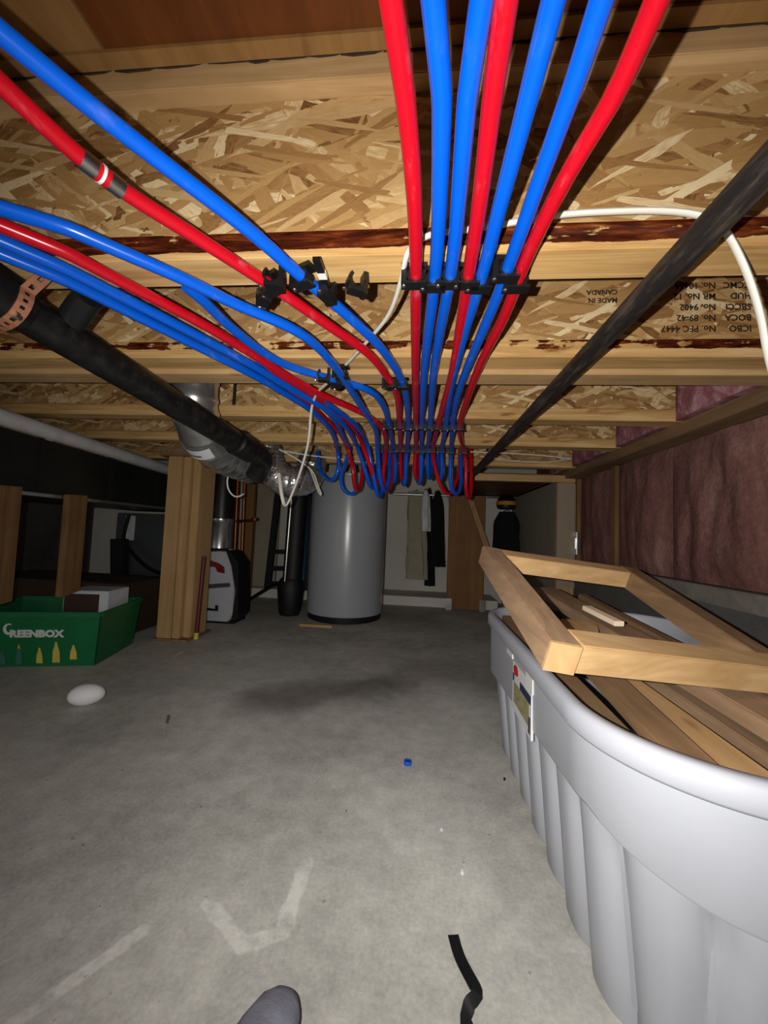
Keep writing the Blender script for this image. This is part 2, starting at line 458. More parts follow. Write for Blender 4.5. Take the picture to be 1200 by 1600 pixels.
MB().box((.83, -1.2, .387), (1.0, 3.36, .437)).build('sill_plate', 'sill_dark', wr, bevel=.003)
MB().box((.99, -1.2, .438), (1.05, 3.36, SUB)).build('sheathing', 'osb_board', wr)
MB().box((.79, -1.2, .889), (.985, 3.36, .928)).build('top_plate', 'old_wood', wr, bevel=.002)
for ys in (.62, 1.755, 2.16):
    MB().box((.852, ys, .438), (.985, ys+.038, .888)).build('stud', 'old_wood_z', wr)
def batt(y0, y1, z0, z1, xf, mat, seed, parent, depth=.02, ny=26, nz=22):
    rows = []
    for i in range(ny+1):
        u = i/ny; r = []
        for j in range(nz+1):
            w = j/nz; y = y0 + (y1-y0)*u; z = z0 + (z1-z0)*w
            edge = min(1, 6*min(u, 1-u))*min(1, 5*min(w, 1-w)+.35)
            d = noise.fractal(V((seed, y*9, z*2.2)), 1, 2, 4)*.5 + noise.noise(V((seed*2, y*22, z*5)))*.35
            r.append(V((xf - depth*edge*(.6 + d), y, z)))
        rows.append(r)
    m = MB().grid(rows); n = nz+1
    # close the sides back to the sheathing
    ring = [rows[i][0] for i in range(ny+1)] + [rows[ny][j] for j in range(1, nz+1)] + [rows[i][nz] for i in range(ny-1, -1, -1)] + [rows[0][j] for j in range(nz-1, 0, -1)]
    back = [V((xf + .1, p.y, p.z)) for p in ring]; k = len(ring)
    m.add(ring + back, [(i, (i+1) % k, k+(i+1) % k, k+i) for i in range(k)])
    return m.build('insulation_batt', mat, parent, smooth=True)
ys = [.66, 1.03, 1.40, 1.755]
for i in range(3): batt(ys[i]+.002, ys[i+1]-.002, .44, .887, .868, 'insulation', i*3.1+1, wr, .034)
batt(1.795, 2.158, .44, .887, .872, 'insulation', 11.3, wr, .02)
batt(2.2, 2.9, .44, .887, .872, 'insulation', 12.3, wr, .02)
batt(-.1, .655, .44, .887, .868, 'insulation', 14.9, wr, .03)
for i, (a, b) in enumerate(((.57, .80), (.94, 1.235), (1.305, 1.595), (1.665, 2.03), (2.12, 2.4))):
    batt(a, b, .93, SUB-.003, .775, 'insulation_light', 21+i*2.7, wr, .03, 14, 14)

# joists: top flange, web, bottom flange
def joist(Y, label, fl, x0=-3.0, x1=.98, dz=0, web=True, ft=None):
    o = sempty('floor_joist', label, 'joist', (0, Y, JZ + dz)); o['group'] = 'wooden I-joists overhead'
    MB().box((x0, Y, JZ+dz), (x1, Y+.06, JZ+dz+.038)).build('bottom_flange', fl, o, bevel=.0015)
    MB().box((x0, Y, SUB-.0385), (x1, Y+.06, SUB-.0005)).build('top_flange', ft or fl, o, bevel=.0015)
    MB().box((x0, Y+.025, JZ+dz+.0385), (x1, Y+.035, SUB-.039)).build('web', 'osb_web', o)
    return o
joist(.10, 'I-joist directly above the camera, in front of the glue-smeared one', 'flange_line')
jA = joist(.50, 'nearest I-joist overhead, dark glue smeared along its lower flange', 'flange_heavy', ft='pine')
jB = joist(.805, 'second I-joist from the camera, printed with upside-down black code lines', 'flange_patch')
jB2 = joist(.872, 'plain joist doubled right behind the printed joist, slightly lower', 'pine', dz=-.009)
jC = joist(1.237, 'I-joist behind the doubled pair, thin dark glue line on its flange', 'flange_line')
jD = joist(1.60, 'fourth I-joist row, above the drop of the tubes', 'flange_line')
jE = joist(2.06, 'farthest I-joist, just in front of the water heater', 'flange_line')
for j, xs in ((jC, (-.66,)), (jD, (.1,)), (jE, (.35, -1.3))):
    for x in xs:
        y = ORG[j.name].y
        MB().box((x, y+.0235, JZ+.039), (x+.012, y+.0248, SUB-.04)).build('web_seam', 'paint_black', [c for c in j.children if c.name.startswith('web')][0])
# glue staining along the nearest joist's upper flange: ragged bead
bead = MB(); random.seed(3); x = -.9
while x < .85:
    L = random.uniform(.02, .09); h = random.uniform(.003, .007)
    pts = [(x, .4975, SUB-.002-h*.5), (x+L*.3, .4975, SUB-.002-h), (x+L*.8, .4975, SUB-.002-h*.8), (x+L, .4975, SUB-.003), (x+L*.6, .4975, SUB-.001), (x+L*.2, .4975, SUB-.001)]
    bead.prism(pts, (0, .0024, 0)); x += L*random.uniform(.7, 1.15)
bead.build('glue_bead', 'ink', [c for c in jA.children if c.name.startswith('top_flange')][0])
MB().box((-3.0, .476, SUB-.006), (.98, .497, SUB-.0005)).build('ceiling_strip', 'tan_ply', ce)

# printed code on the second joist's web (upside down)
def text_part(txt, p, size, parent, mat, right, up, normal, name='printed_text', depth=.0004, align='LEFT', bold=0, sx=1):
    cu = bpy.data.curves.new('t', 'FONT'); cu.body = txt; cu.size = size; cu.align_x = align; cu.resolution_u = 2
    cu.offset = bold
    ob = bpy.data.objects.new('t', cu); COL.objects.link(ob)
    dg = bpy.context.evaluated_depsgraph_get(); dg.update()
    me = bpy.data.meshes.new_from_object(ob.evaluated_get(dg))
    bpy.data.objects.remove(ob); bpy.data.curves.remove(cu)
    right, up, normal = V(right), V(up), V(normal)
    vs = [V(p) + right*v.co.x*sx + up*v.co.y + normal*depth for v in me.vertices]
    fs = [tuple(q.vertices) for q in me.polygons]; bpy.data.meshes.remove(me)
    m = MB(); m.v = vs; m.f = fs
    return m.build(name, mat, parent)
wB = [c for c in jB.children if c.name.startswith('web')][0]
yw = .805 + .025
for row, cells in enumerate((('CCMC', 'No. 10464'), ('HUD', 'MR No. 12'), ('SBCCI', 'No. 9402'), ('BOCA', 'No. 89-42'), ('ICBO', 'No. PFC 4447'))):
    z = 1.100 - row*.0232
    for c, xx in zip(cells, (.668, .600)):
        text_part(c, (xx, yw, z), .0185, wB, 'ink', (-1, 0, 0), (0, 0, -1), (0, -1, 0), bold=.0006)
for k, (tx, z) in enumerate((('CANADA', 1.088), ('MADE IN', 1.070), ('50 SERIES', 1.026))[:2]):
    text_part(tx, (.405, yw, z), .015, wB, 'ink', (-1, 0, 0), (0, 0, -1), (0, -1, 0), bold=.0005)

# ------------------------------------------------------------------ PEX tubes
R = .0088
TZ = JZ - .018
TUBES = {}
def pex_tube(key, colour, pts, label, group, z=TZ, drop=None, r=R, ext=.7):
    P = [atZ(x, y, z) for x, y in pts]
    d0 = (P[0] - P[1]).normalized(); P = ([P[0] + d0*ext] if ext else []) + P
    if drop:
        for q in drop: P.append(atY(*q))
    path = smoothpath(spline(P, .018), 3)
    o = MB().tube(path, r, 12).build('water_tube', 'pex_' + colour, smooth=True)
    tag(o, label, 'tube', group); TUBES[key] = path; return o
G7 = 'seven tubes fanning out overhead'; GL = 'tubes sweeping in from the left'
def U(x, y, x2, w=0, Y=1.70):
    # hanging U bend: down at x, bottom at y, back up at x2 into the joist bay
    return [(x, 722, Y-.03), (x, y-14, Y), ((x+x2)/2, y, Y+.05), (x2, y-12, Y+.10), (x2, 722, Y+.14), (x2, 690, Y+.17)]
pex_tube('T1', 'red', [(611, 0), (633, 150), (647, 300), (650, 425), (649, 580), (650, 670), (650, 704)], 'leftmost red tube of the seven-tube fan at top centre', G7, drop=U(648, 752, 655))
pex_tube('T2', 'blue', [(677, 0), (690, 150), (687, 300), (680, 430), (663, 580), (659, 670), (659, 704)], 'blue tube right beside the leftmost red tube of the fan', G7, drop=U(658, 758, 652))
pex_tube('T3', 'blue', [(753, 0), (731, 150), (718, 300), (705, 425), (678, 580), (672, 670), (668, 704)], 'blue tube just left of the middle red tube of the fan', G7, drop=U(668, 750, 674))
pex_tube('T4', 'red', [(791, 0), (770, 150), (752, 300), (733, 425), (707, 580), (688, 650), (680, 680), (676, 704)], 'middle red tube of the seven-tube fan at top centre', G7, drop=[(678, 720, 1.68), (684, 747, 1.72), (694, 770, 1.75), (704, 773, 1.79), (711, 755, 1.83), (718, 735, 1.86), (718, 700, 1.88)])
pex_tube('T5', 'blue', [(865, 0), (820, 175), (774, 350), (757, 418), (723, 530), (703, 613), (696, 670), (690, 704)], 'blue tube right of the middle red tube of the fan', G7, drop=U(691, 752, 684))
pex_tube('T6', 'blue', [(940, 0), (902, 117), (850, 262), (798, 408), (770, 480), (728, 580), (712, 630), (707, 670), (705, 704)], 'blue tube beside the rightmost red tube of the fan', G7, drop=U(704, 774, 720, Y=1.72))
pex_tube('T7', 'red', [(1026, 0), (967, 140), (908, 233), (856, 332), (818, 414), (790, 490), (753, 563), (730, 623), (718, 670), (725, 704)], 'rightmost red tube of the seven-tube fan', G7, drop=U(728, 780, 736, Y=1.72))
pex_tube('B1', 'blue', [(0, 50), (100, 133), (200, 213), (300, 290), (400, 368), (475, 436), (517, 470), (583, 530), (613, 567), (631, 603), (637, 640), (638, 670), (636, 704)], 'uppermost blue tube sweeping in from the left edge', GL, drop=U(634, 760, 628))
r1 = [(0, 130), (75, 200), (165, 280), (300, 366), (425, 447), (520, 513), (577, 553), (608, 593), (621, 620), (625, 670), (626, 704)]
R1 = pex_tube('R1', 'red', r1, 'red tube with a crimped metal coupling, left of the clips', GL, drop=U(626, 752, 632, Y=1.74))
# crimp rings and coupling
pth = TUBES['R1']
def at_path(pth, x, y):
    def pr(p):
        c = RM.transposed() @ (p - CAM); return (600 + F*c.x/-c.z - x)**2 + (800 - F*c.y/-c.z - y)**2
    return min(range(1, len(pth)-1), key=lambda i: pr(pth[i]))
i = at_path(pth, 162, 276); c = pth[i]; d = (pth[i+1]-pth[i-1]).normalized()
CO = MB().tube([c - d*.006, c + d*.006], R*1.08, 16).build('coupling', 'pex_red', R1, smooth=True)
for sg in (-1, 1):
    MB().tube([c + d*sg*.006, c + d*sg*.020], R*1.12, 16).build('crimp_ring', 'steel', CO, smooth=True)
MB().tube([c - d*.002, c + d*.001], R*1.14, 16).build('white_band', 'white_plastic', CO, smooth=True)
pex_tube('B2', 'blue', [(0, 325), (100, 355), (200, 398), (300, 441), (370, 477), (437, 503), (487, 533), (527, 577), (557, 623), (578, 655), (588, 674)], 'blue tube crossing over another blue tube below the left clips', GL, z=.900, drop=[(590, 700, 1.45), (592, 730, 1.55), (596, 758, 1.6), (603, 768, 1.66), (608, 745, 1.72), (608, 705, 1.78)])
pex_tube('R2', 'red', [(0, 352), (100, 393), (200, 445), (300, 497), (370, 538), (437, 580), (503, 617), (560, 642), (590, 660), (602, 680), (603, 702)], 'red tube between blue tubes in the low bundle on the left', GL, z=.908, drop=[(601, 722, 1.66), (598, 750, 1.7), (604, 770, 1.75), (612, 752, 1.8), (613, 705, 1.84)])
pex_tube('B3', 'blue', [(0, 376), (100, 419), (200, 469), (300, 520), (400, 574), (437, 597), (480, 622), (520, 647), (545, 673), (558, 698)], 'upper of two touching blue tubes under the red one, left bundle', GL, z=.905, drop=[(570, 732, 1.62), (577, 757, 1.66), (584, 764, 1.72), (590, 745, 1.78), (590, 705, 1.82)])
pex_tube('B4', 'blue', [(0, 396), (100, 437), (200, 487), (300, 537), (400, 588), (437, 610), (478, 635), (507, 660), (522, 682), (528, 706)], 'lowest blue tube of the left bundle, looping down by the heater', GL, z=.905, drop=[(529, 735, 1.66), (520, 752, 1.69), (507, 746, 1.72), (499, 732, 1.75), (497, 705, 1.8)])
pex_tube('R3', 'red', [(452, 613), (480, 630), (507, 653), (532, 678), (543, 700)], 'short visible red tube hanging beside the looping blue ones', GL, z=.920, ext=0, drop=[(551, 730, 1.62), (554, 762, 1.66), (560, 768, 1.7), (566, 745, 1.76), (566, 705, 1.8)])
pex_tube('B6', 'blue', [(400, 570), (480, 612), (530, 644), (558, 666), (573, 692)], 'thin-looking blue tube hanging lowest in front of the heater', GL, z=.921, ext=0, drop=[(582, 735, 1.6), (589, 772, 1.64), (594, 777, 1.68), (599, 755, 1.74), (600, 705, 1.8)])
pex_tube('R4', 'red', [(420, 575), (500, 624), (548, 664), (564, 688)], 'red tube hanging between blue tubes in front of the heater', GL, z=.9205, ext=0, drop=[(576, 722, 1.58), (586, 752, 1.62), (590, 762, 1.67), (594, 745, 1.72), (594, 705, 1.78)])
pex_tube('B5', 'blue', [(290, 447), (318, 468), (340, 493), (370, 519), (410, 550), (453, 573), (503, 588), (550, 600), (583, 613), (602, 640), (609, 670), (616, 704)], 'blue tube curving under the crossing blue tube, middle left', GL, z=.914, ext=0, drop=U(618, 756, 613, Y=1.74))
pex_tube('B7', 'blue', [(500, 632), (520, 652), (536, 680), (546, 704)], 'dark blue loop sagging over the heater top', GL, z=.9195, ext=0, drop=[(532, 745, 1.78), (538, 768, 1.8), (550, 774, 1.82), (562, 762, 1.84), (568, 735, 1.86), (568, 704, 1.88)])

# ------------------------------------------------------------------ clips
def clip_meshes():
    ring = MB(); n = 18; a0, a1 = math.radians(-250), math.radians(70)
    ro, ri, hl = .0125, .0091, .0075
    def arc(a0, a1, n, ro, ri, hl, cz):
        vs = []; 
        for k in range(n+1):
            a = a0 + (a1-a0)*k/n
            for y in (-hl, hl):
                for r in (ri, ro): vs.append(V((r*math.cos(a), y, cz + r*math.sin(a))))
        fs = []
        for k in range(n):
            b = k*4; fs += [(b, b+1, b+5, b+4), (b+2, b+6, b+7, b+3), (b+1, b+3, b+7, b+5), (b, b+4, b+6, b+2)]
        fs += [(0, 2, 3, 1), (n*4, n*4+1, n*4+3, n*4+2)]
        return vs, fs
    ring.add(*arc(a0, a1, n, ro, ri, hl, -.018))
    base = MB().box((-.021, -.0085, -.0075), (.0155, .0085, -.0008)).box((-.0205, -.0085, -.030), (-.0128, .0085, -.0075)).box((-.0128, -.0085, -.0308), (.0155, .0085, -.0275))
    screw = MB().lathe([(.0001, -.0015), (.003, -.001), (.0034, 0), (.0034, .001)], (-.0167, 0, -.0305), 10)
    hook = MB().add(*arc(math.radians(130), math.radians(370), 14, .0135, .0095, .0085, -.016)).box((-.011, -.0085, -.032), (.011, .0085, -.026)).box((.0095, -.0085, -.034), (.0165, .0085, -.0008))
    out = []
    for m, nm, mt in ((base, 'clip_base', 'clip_black'), (ring, 'clip_ring', 'clip_black'), (screw, 'screw', 'steel'), (hook, 'clip_hook', 'clip_black')):
        me = bpy.data.meshes.new(nm); me.from_pydata(m.v, [], m.f); bm = bmesh.new(); bm.from_mesh(me); bmesh.ops.recalc_face_normals(bm, faces=bm.faces[:]); bm.to_mesh(me); bm.free()
        me.materials.append(MATS[mt]); out.append((nm, me))
    return out
CB, CR, CS, CH = clip_meshes()
def clip(p, ang, label, kinds, group, z=JZ):
    o = thing('tube_clip', label, 'clip', (p.x, p.y, z), group); o.rotation_euler = (0, 0, ang)
    for nm, me in kinds:
        c = bpy.data.objects.new(nm, me); COL.objects.link(c); c.parent = o
    return o
def clip_on(key, Y, label, group, z=JZ):
    pth = TUBES[key]; i = min(range(1, len(pth)-1), key=lambda k: abs(pth[k].y - Y) + (5 if pth[k].z < .88 else 0))
    d = pth[i+1] - pth[i-1]; a = math.atan2(d.x, d.y)
    clip(pth[i], -a, label, (CB, CR, CS), group, z)
NAMES = {'T1': 'leftmost red tube of the fan', 'T2': 'first blue tube of the fan', 'T3': 'second blue tube of the fan', 'T4': 'middle red tube of the fan', 'T5': 'third blue tube of the fan', 'T6': 'last blue tube of the fan', 'T7': 'rightmost red tube of the fan',
         'B1': 'uppermost blue tube from the left', 'R1': 'red tube with the coupling', 'B2': 'crossing blue tube', 'B5': 'curving blue tube', 'R2': 'red tube of the left bundle', 'B3': 'bundled blue tube', 'B4': 'lowest bundled blue tube'}
for k, dy in zip(('T1', 'T2', 'T3', 'T4', 'T5', 'T6', 'T7'), (.53, .538, .53, .527, .536, .515, .53)):
    clip_on(k, dy, 'black clip holding the %s on the nearest joist' % NAMES[k], 'clips on the nearest joist')
clip_on('R1', .533, 'black clip holding the red tube with the coupling on the nearest joist', 'clips on the nearest joist')
clip_on('B1', .528, 'black clip holding the uppermost blue tube on the nearest joist', 'clips on the nearest joist')
for k in ('T1', 'T2', 'T3', 'T4', 'T5', 'T6', 'T7', 'R1', 'B1', 'B5'):
    clip_on(k, 1.268, 'black clip holding the %s on the third joist' % NAMES[k], 'clips on the third joist')
    clip_on(k, 1.628, 'black clip holding the %s on the fourth joist' % NAMES[k], 'clips on the fourth joist')
clip_on('R2', 1.628, 'black clip holding the red tube of the left bundle on the fourth joist', 'clips on the fourth joist')
clip_on('B1', .895, 'black clip holding the uppermost blue tube on the doubled joist', 'clips on the doubled joist', JZ-.009+.006)
clip_on('R1', .895, 'black clip holding the red tube with the coupling on the doubled joist', 'clips on the doubled joist', JZ-.009+.006)
clip_on('B2', .835, 'black clip holding the crossing blue tube on the printed joist', 'clips on the doubled joist', JZ-.006)
clip_on('B5', .895, 'black clip holding the curving blue tube on the doubled joist', 'clips on the doubled joist', JZ-.009+.006)
for x, y, a, lab, z in ((427, 430, .1, 'empty open hook clip beside the red tube with the coupling', JZ), (510, 447, 1.2, 'empty black clip with a strap standing up from it', JZ), (556, 437, .5, 'small empty clip right of the strap clip', JZ), (505, 583, .2, 'empty open hook clip on the crossing of two blue tubes', JZ), (412, 455, -.9, 'folded black clip tucked under the red tube with the coupling', JZ)):
    q = atZ(x, y, z - .012); o = clip(q, a, lab, (CH, CS), 'empty clips', z)
    if 'standing' in lab:
        b = bpy.data.objects.new('strap', None); bpy.data.objects.remove(b)
        m = MB().box((-.004, -.062, -.018), (.007, -.005, -.012)); me = bpy.data.meshes.new('strap'); me.from_pydata(m.v, [], m.f); me.materials.append(MATS['clip_black'])
        c = bpy.data.objects.new('strap', me); COL.objects.link(c); c.parent = o; c.rotation_euler = (0, 0, -1.2)
        m = MB().box((-.0045, -.036, -.0186), (.0075, -.024, -.0118)); me = bpy.data.meshes.new('strap_mark'); me.from_pydata(m.v, [], m.f); me.materials.append(MATS['white_plastic'])
        c = bpy.data.objects.new('strap_mark', me); COL.objects.link(c); c.parent = o; c.rotation_euler = (0, 0, -1.2)

# ------------------------------------------------------------------ iron pipe, ABS drain, cables
tag(MB().tube([V((.312, -.9, .889)), V((.300, .12, .889)), V((.296, .7, .889)), V((.288, 1.5, .889)), V((.283, 2.30, .889))], .0165, 20).build('iron_pipe', 'iron_black', smooth=True), 'dusty black iron pipe running back under the joists on the right', 'pipe')

a = atZ(100, 526, .862); b = atZ(352, 680, .805); _d = (b - a).normalized(); a = a - _d*.36; b = b + _d*.14; dv = (b-a).normalized()
ab = thing('drain_pipe', 'thick black plastic drain pipe slung under the joists on the left', 'pipe', a)
MB().tube([a - dv*.7, b], .0310, 32).build('pipe', 'abs_black', ab, smooth=True)
def hub(p0, p1, r, name='hub'):
    d = (p1-p0); MB().tube([p0, p0 + d*.06, p0 + d*.07, p1 - d*.07, p1 - d*.06, p1], [.033, r*.985, r, r, r*.985, .033], 32).build(name, 'abs_black', ab, smooth=True, sharp=30)
hub(a, a + dv*.300, .0425)
hub(b - dv*.10, b - dv*.01, .038)
# elbow turning down to the left behind
eb = spline([b - dv*.02, b + dv*.05, b + dv*.08 + V((-.02, 0, -.02)), b + dv*.10 + V((-.05, 0, -.05))], .02)
MB().tube(eb, .033, 24).build('elbow', 'abs_black', ab, smooth=True)
st = a + dv*.36 + V((0, 0, .012))
MB().tube([st, atZ(138, 464, .915)], .021, 18).build('branch', 'duct_side', ab, smooth=True)
# perforated hanger strap
so = thing('hanger_strap', 'perforated copper strap holding up the black drain pipe', 'strap', a + dv*.25)
c0 = a + dv*.275; xs = dv.cross(V((0, 0, 1))).normalized(); upv = xs.cross(dv).normalized()
pts = [c0 + (xs*math.cos(t) + upv*math.sin(t))*.0432 for t in [math.radians(q) for q in range(-180, 21, 15)]]
e = pts[-1]; top = V((e.x+.02, max(e.y, .51), JZ-.001))
pts += [e + (top - e)*k/3 for k in range(1, 4)]
m = MB(); w = .019; acc = []
def strap_seg(p, q):
    d = (q-p); nrm = dv.cross(d).normalized()*.0007
    f = lambda u, v: p + d*u + dv*(v-.5)*w
    us = (0, .28, .72, 1); vs_ = (0, .33, .67, 1)
    for i in range(3):
        for j in range(3):
            if i == 1 and j == 1: continue
            q4 = [f(us[i], vs_[j]), f(us[i+1], vs_[j]), f(us[i+1], vs_[j+1]), f(us[i], vs_[j+1])]
            m.add([t - nrm for t in q4] + [t + nrm for t in q4], [(3,2,1,0), (4,5,6,7), (0,1,5,4), (1,2,6,5), (2,3,7,6), (3,0,4,7)])
for p, q in zip(pts[:-1], pts[1:]): strap_seg(p, q)
m.build('band', 'strap_copper', so)
bc = c0 - upv*.030 + xs*.034
MB().lathe([(.0005, .006), (.004, .005), (.005, 0), (.005, -.004)], bc, 10, Matrix(((1,0,0),(0,0,1),(0,-1,0)))).build('bolt', 'steel', so)

def cable(name, pts, r, flat, mat, label, n=2):
    path = smoothpath(spline(pts, .012), n)
    return tag(MB().tube(path, r, 10, flat=flat).build(name, mat, smooth=True), label, 'cable')
cab = [V((.815, .40, .50)), V((.70, .43, .53)), atY(1290, 800, .49), atY(1208, 585, .50), atY(1189, 495, .50), atY(1164, 418, .492), atY(1128, 352, .488)] + [atY(x, y, .488) for x, y in ((1090, 335), (1030, 329), (940, 331), (870, 336), (800, 348), (740, 358), (672, 366))] + \
      [atY(640, 383, .484), atZ(631, 420, .9225), atZ(622, 455, .9235), atZ(606, 494, .9235), atZ(575, 532, .9235), atZ(540, 570, .9235), atZ(515, 595, .915), atZ(497, 612, .914), atY(487, 638, 1.04), atY(482, 690, 1.12), atY(470, 735, 1.18), atY(455, 775, 1.22), atY(446, 792, 1.24), atY(440, 772, 1.26), atY(436, 740, 1.3)]
cable('white_cable', cab, .0058, .62, 'cable_white', 'white flat electrical cable arching over the tubes and iron pipe')
cable('thin_wire', [atY(440, 704, 1.72), atY(480, 711, 1.76), atY(520, 716, 1.8), atY(570, 722, 1.86), atY(640, 724, 1.95)], .0035, 1, 'cable_white', 'thin pale wire strung behind the hanging tubes')
cable('thin_wire', [atY(436, 702, 1.70), atY(462, 716, 1.72), atY(488, 736, 1.74), atY(497, 760, 1.74), atY(503, 774, 1.74), atY(499, 772, 1.75), atY(490, 748, 1.76), atY(484, 732, 1.78)], .004, 1, 'cable_white', 'white wire bent into a narrow loop beside the foil duct')
cable('thin_wire', [atY(735, 706, 1.75), atY(790, 708, 1.78), atY(850, 712, 1.8), atY(893, 717, 1.82)], .003, 1, 'cable_white', 'upper of two pale wires strung right of the hanging tubes')
cable('thin_wire', [atY(750, 713, 1.85), atY(800, 720, 1.88), atY(850, 722, 1.9), atY(890, 718, 1.92)], .003, 1, 'cable_white', 'lower sagging pale wire right of the hanging tubes')
cable('thin_wire', [atY(365, 725, 1.5), atY(355, 748, 1.52), atY(358, 768, 1.54), atY(370, 778, 1.56), atY(380, 772, 1.58)], .0035, 1, 'cable_white', 'cream wire dangling under the sheet-metal duct elbow')

# ------------------------------------------------------------------ ducts
el = thing('duct_elbow', 'round sheet-metal duct elbow coming down from the joist bay', 'duct', (-.69, 1.1, .9))
P = spline([V((-.690, 1.085, 1.16)), V((-.690, 1.085, .98)), V((-.694, 1.10, .905)), V((-.700, 1.16, .845)), V((-.706, 1.27, .812)), V((-.708, 1.40, .806)), V((-.708, 1.53, .806))], .01)
rad = []; L = 0
for i, p in enumerate(P):
    L += (P[i] - P[i-1]).length if i else 0
    rad.append(.066 + (.0035 if (L % .055) < .012 else 0))
DB = MB().tube(P, rad, 36).build('duct_body', 'galvanized', el, smooth=True, sharp=25)
# paper label wrapped on the elbow
k = min(range(len(P)), key=lambda i: abs(P[i].z - .838)); dl = (P[k+1]-P[k-1]).normalized(); sx = V((1, 0, 0)); ny = sx.cross(dl).normalized()
rows = []
for u in (-.024, .0, .024):
    rows.append([P[k] + dl*u + (sx*math.cos(t) + ny*math.sin(t))*.0705 for t in [math.radians(q) for q in range(205, 306, 10)]])
lb = MB().grid(rows).build('paper_label', 'label_white', DB, smooth=True)
if (lb.data.polygons[0].normal.dot(V((0, -1, 0)))) < 0: pass
rows = [[P[k] + dl*u + (sx*math.cos(t) + ny*math.sin(t))*.0711 for t in [math.radians(q) for q in range(215, 285, 10)]] for u in (.002, .009)]
MB().grid(rows).build('label_stripe', 'ink', DB, smooth=True)
fo = thing('foil_duct', 'crinkled foil duct bending towards the water heater', 'duct', (-.7, 1.85, .8))
P = spline([atY(410, 630, 1.76), atY(414, 690, 1.76), atY(422, 728, 1.76), atY(442, 750, 1.78), atY(468, 752, 1.83), atY(483, 742, 1.90), atY(488, 720, 1.95)], .008)
rad = [.073 + .0028*math.sin(i*1.9) + .0015*noise.noise(p*40) for i, p in enumerate(P)]
MB().tube(P, rad, 36).build('duct_body', 'foil', fo, smooth=True, sharp=60)
rd = thing('rectangular_duct', 'long dark rectangular sheet-metal duct under the joists at left', 'duct', (-1.65, 1.6, .62))
def skew(y): return -1.335 - (y - 1.1)*.125
mb = MB()
y0, y1 = .2, 2.6
mb.add([(skew(y0), y0, .625), (skew(y1), y1, .64), (skew(y1)-.5, y1, .64), (skew(y0)-.5, y0, .625), (skew(y0), y0, .84), (skew(y1), y1, .84), (skew(y1)-.5, y1, .84), (skew(y0)-.5, y0, .84)],
       [(0,1,2,3), (4,7,6,5), (0,4,5,1), (1,5,6,2), (2,6,7,3), (3,7,4,0)])
mb.build('duct_body', 'duct_side', rd)
MB().bar((skew(y0)+.004, y0, .632), (skew(y1)+.004, y1, .647), .014, .012).build('lower_seam', 'galvanized', rd)
for yy in (1.25, 1.62, 2.0): MB().bar((skew(yy)+.002, yy, .645), (skew(yy)+.002, yy, .835), .006, .02, up=(0, 1, 0)).build('joint_strip', 'duct_side', rd)
tag(MB().tube([V((skew(y0)+.012, y0, .868)), V((skew(1.2)+.012, 1.2, .868)), V((skew(2.35)+.012, 2.35, .868))], .027, 16).build('insulated_line', 'duct_edge', smooth=True), 'pale round insulated line lying along the top edge of the duct', 'pipe')
tag(MB().bar(atY(75, 688, 1.45), atY(160, 672, 1.75), .02, .012).build('pale_strip', 'cable_white'), 'narrow pale strip poking out above the duct', 'strip')

# round vertical duct and case behind the post
vd = thing('vertical_duct', 'vertical round metal duct behind the wooden post', 'duct', atY(345, 862, 2.32))
c = atY(346, 800, 2.32)
MB().lathe([(.075, .42), (.075, .575), (.079, .58), (.079, .60), (.072, .605), (.072, .60)], (c.x, c.y, 0), 28).build('lower_section', 'galvanized', vd, smooth=True)
MB().lathe([(.073, .60), (.073, .90), (.07, .92)], (c.x, c.y, 0), 28).build('upper_section', 'abs_black', vd, smooth=True)
cs = thing('equipment_case', 'grey plastic equipment case with dark red top trim', 'case', (-1.12, 2.25, 0))
def quad_px(pts, Y): return [atY(x, y, Y) for x, y in pts]
Yc = 2.13
pl = quad_px([(309, 862), (352, 862), (360, 885), (365, 920), (362, 960), (356, 972), (316, 972), (309, 930)], Yc)
for p in pl: p.z = max(p.z, .012)
MB().prism(pl, (0, .17, 0)).build('body', 'case_grey', cs, bevel=.006)
MB().prism(quad_px([(353, 860), (360, 862), (372, 880), (372, 962), (366, 970), (362, 968), (368, 925), (362, 885)], Yc+.01), (0, .15, 0)).build('side_frame', 'dull_black', cs)
MB().prism(quad_px([(309, 868), (322, 868), (328, 876), (340, 880), (349, 886), (350, 896), (340, 894), (336, 886), (309, 884)], Yc-.012), (0, .0125, 0)).build('red_trim', 'case_red', cs)
MB().prism(quad_px([(310, 914), (358, 911), (359, 917), (310, 921)], Yc-.010), (0, .0105, 0)).build('ridge', 'case_dark', cs)
MB().prism(quad_px([(312, 948), (336, 952), (336, 946), (340, 946), (340, 955), (314, 953)], Yc-.008), (0, .0085, 0)).build('handle_slot', 'dull_black', cs)
bs = quad_px([(312, 969), (364, 969), (362, 977), (314, 977)], Yc+.0)
xl, xr = bs[0].x, bs[1].x
MB().box((xl, Yc+.01, 0), (xr, Yc+.16, .014)).build('foot', 'dull_black', cs)

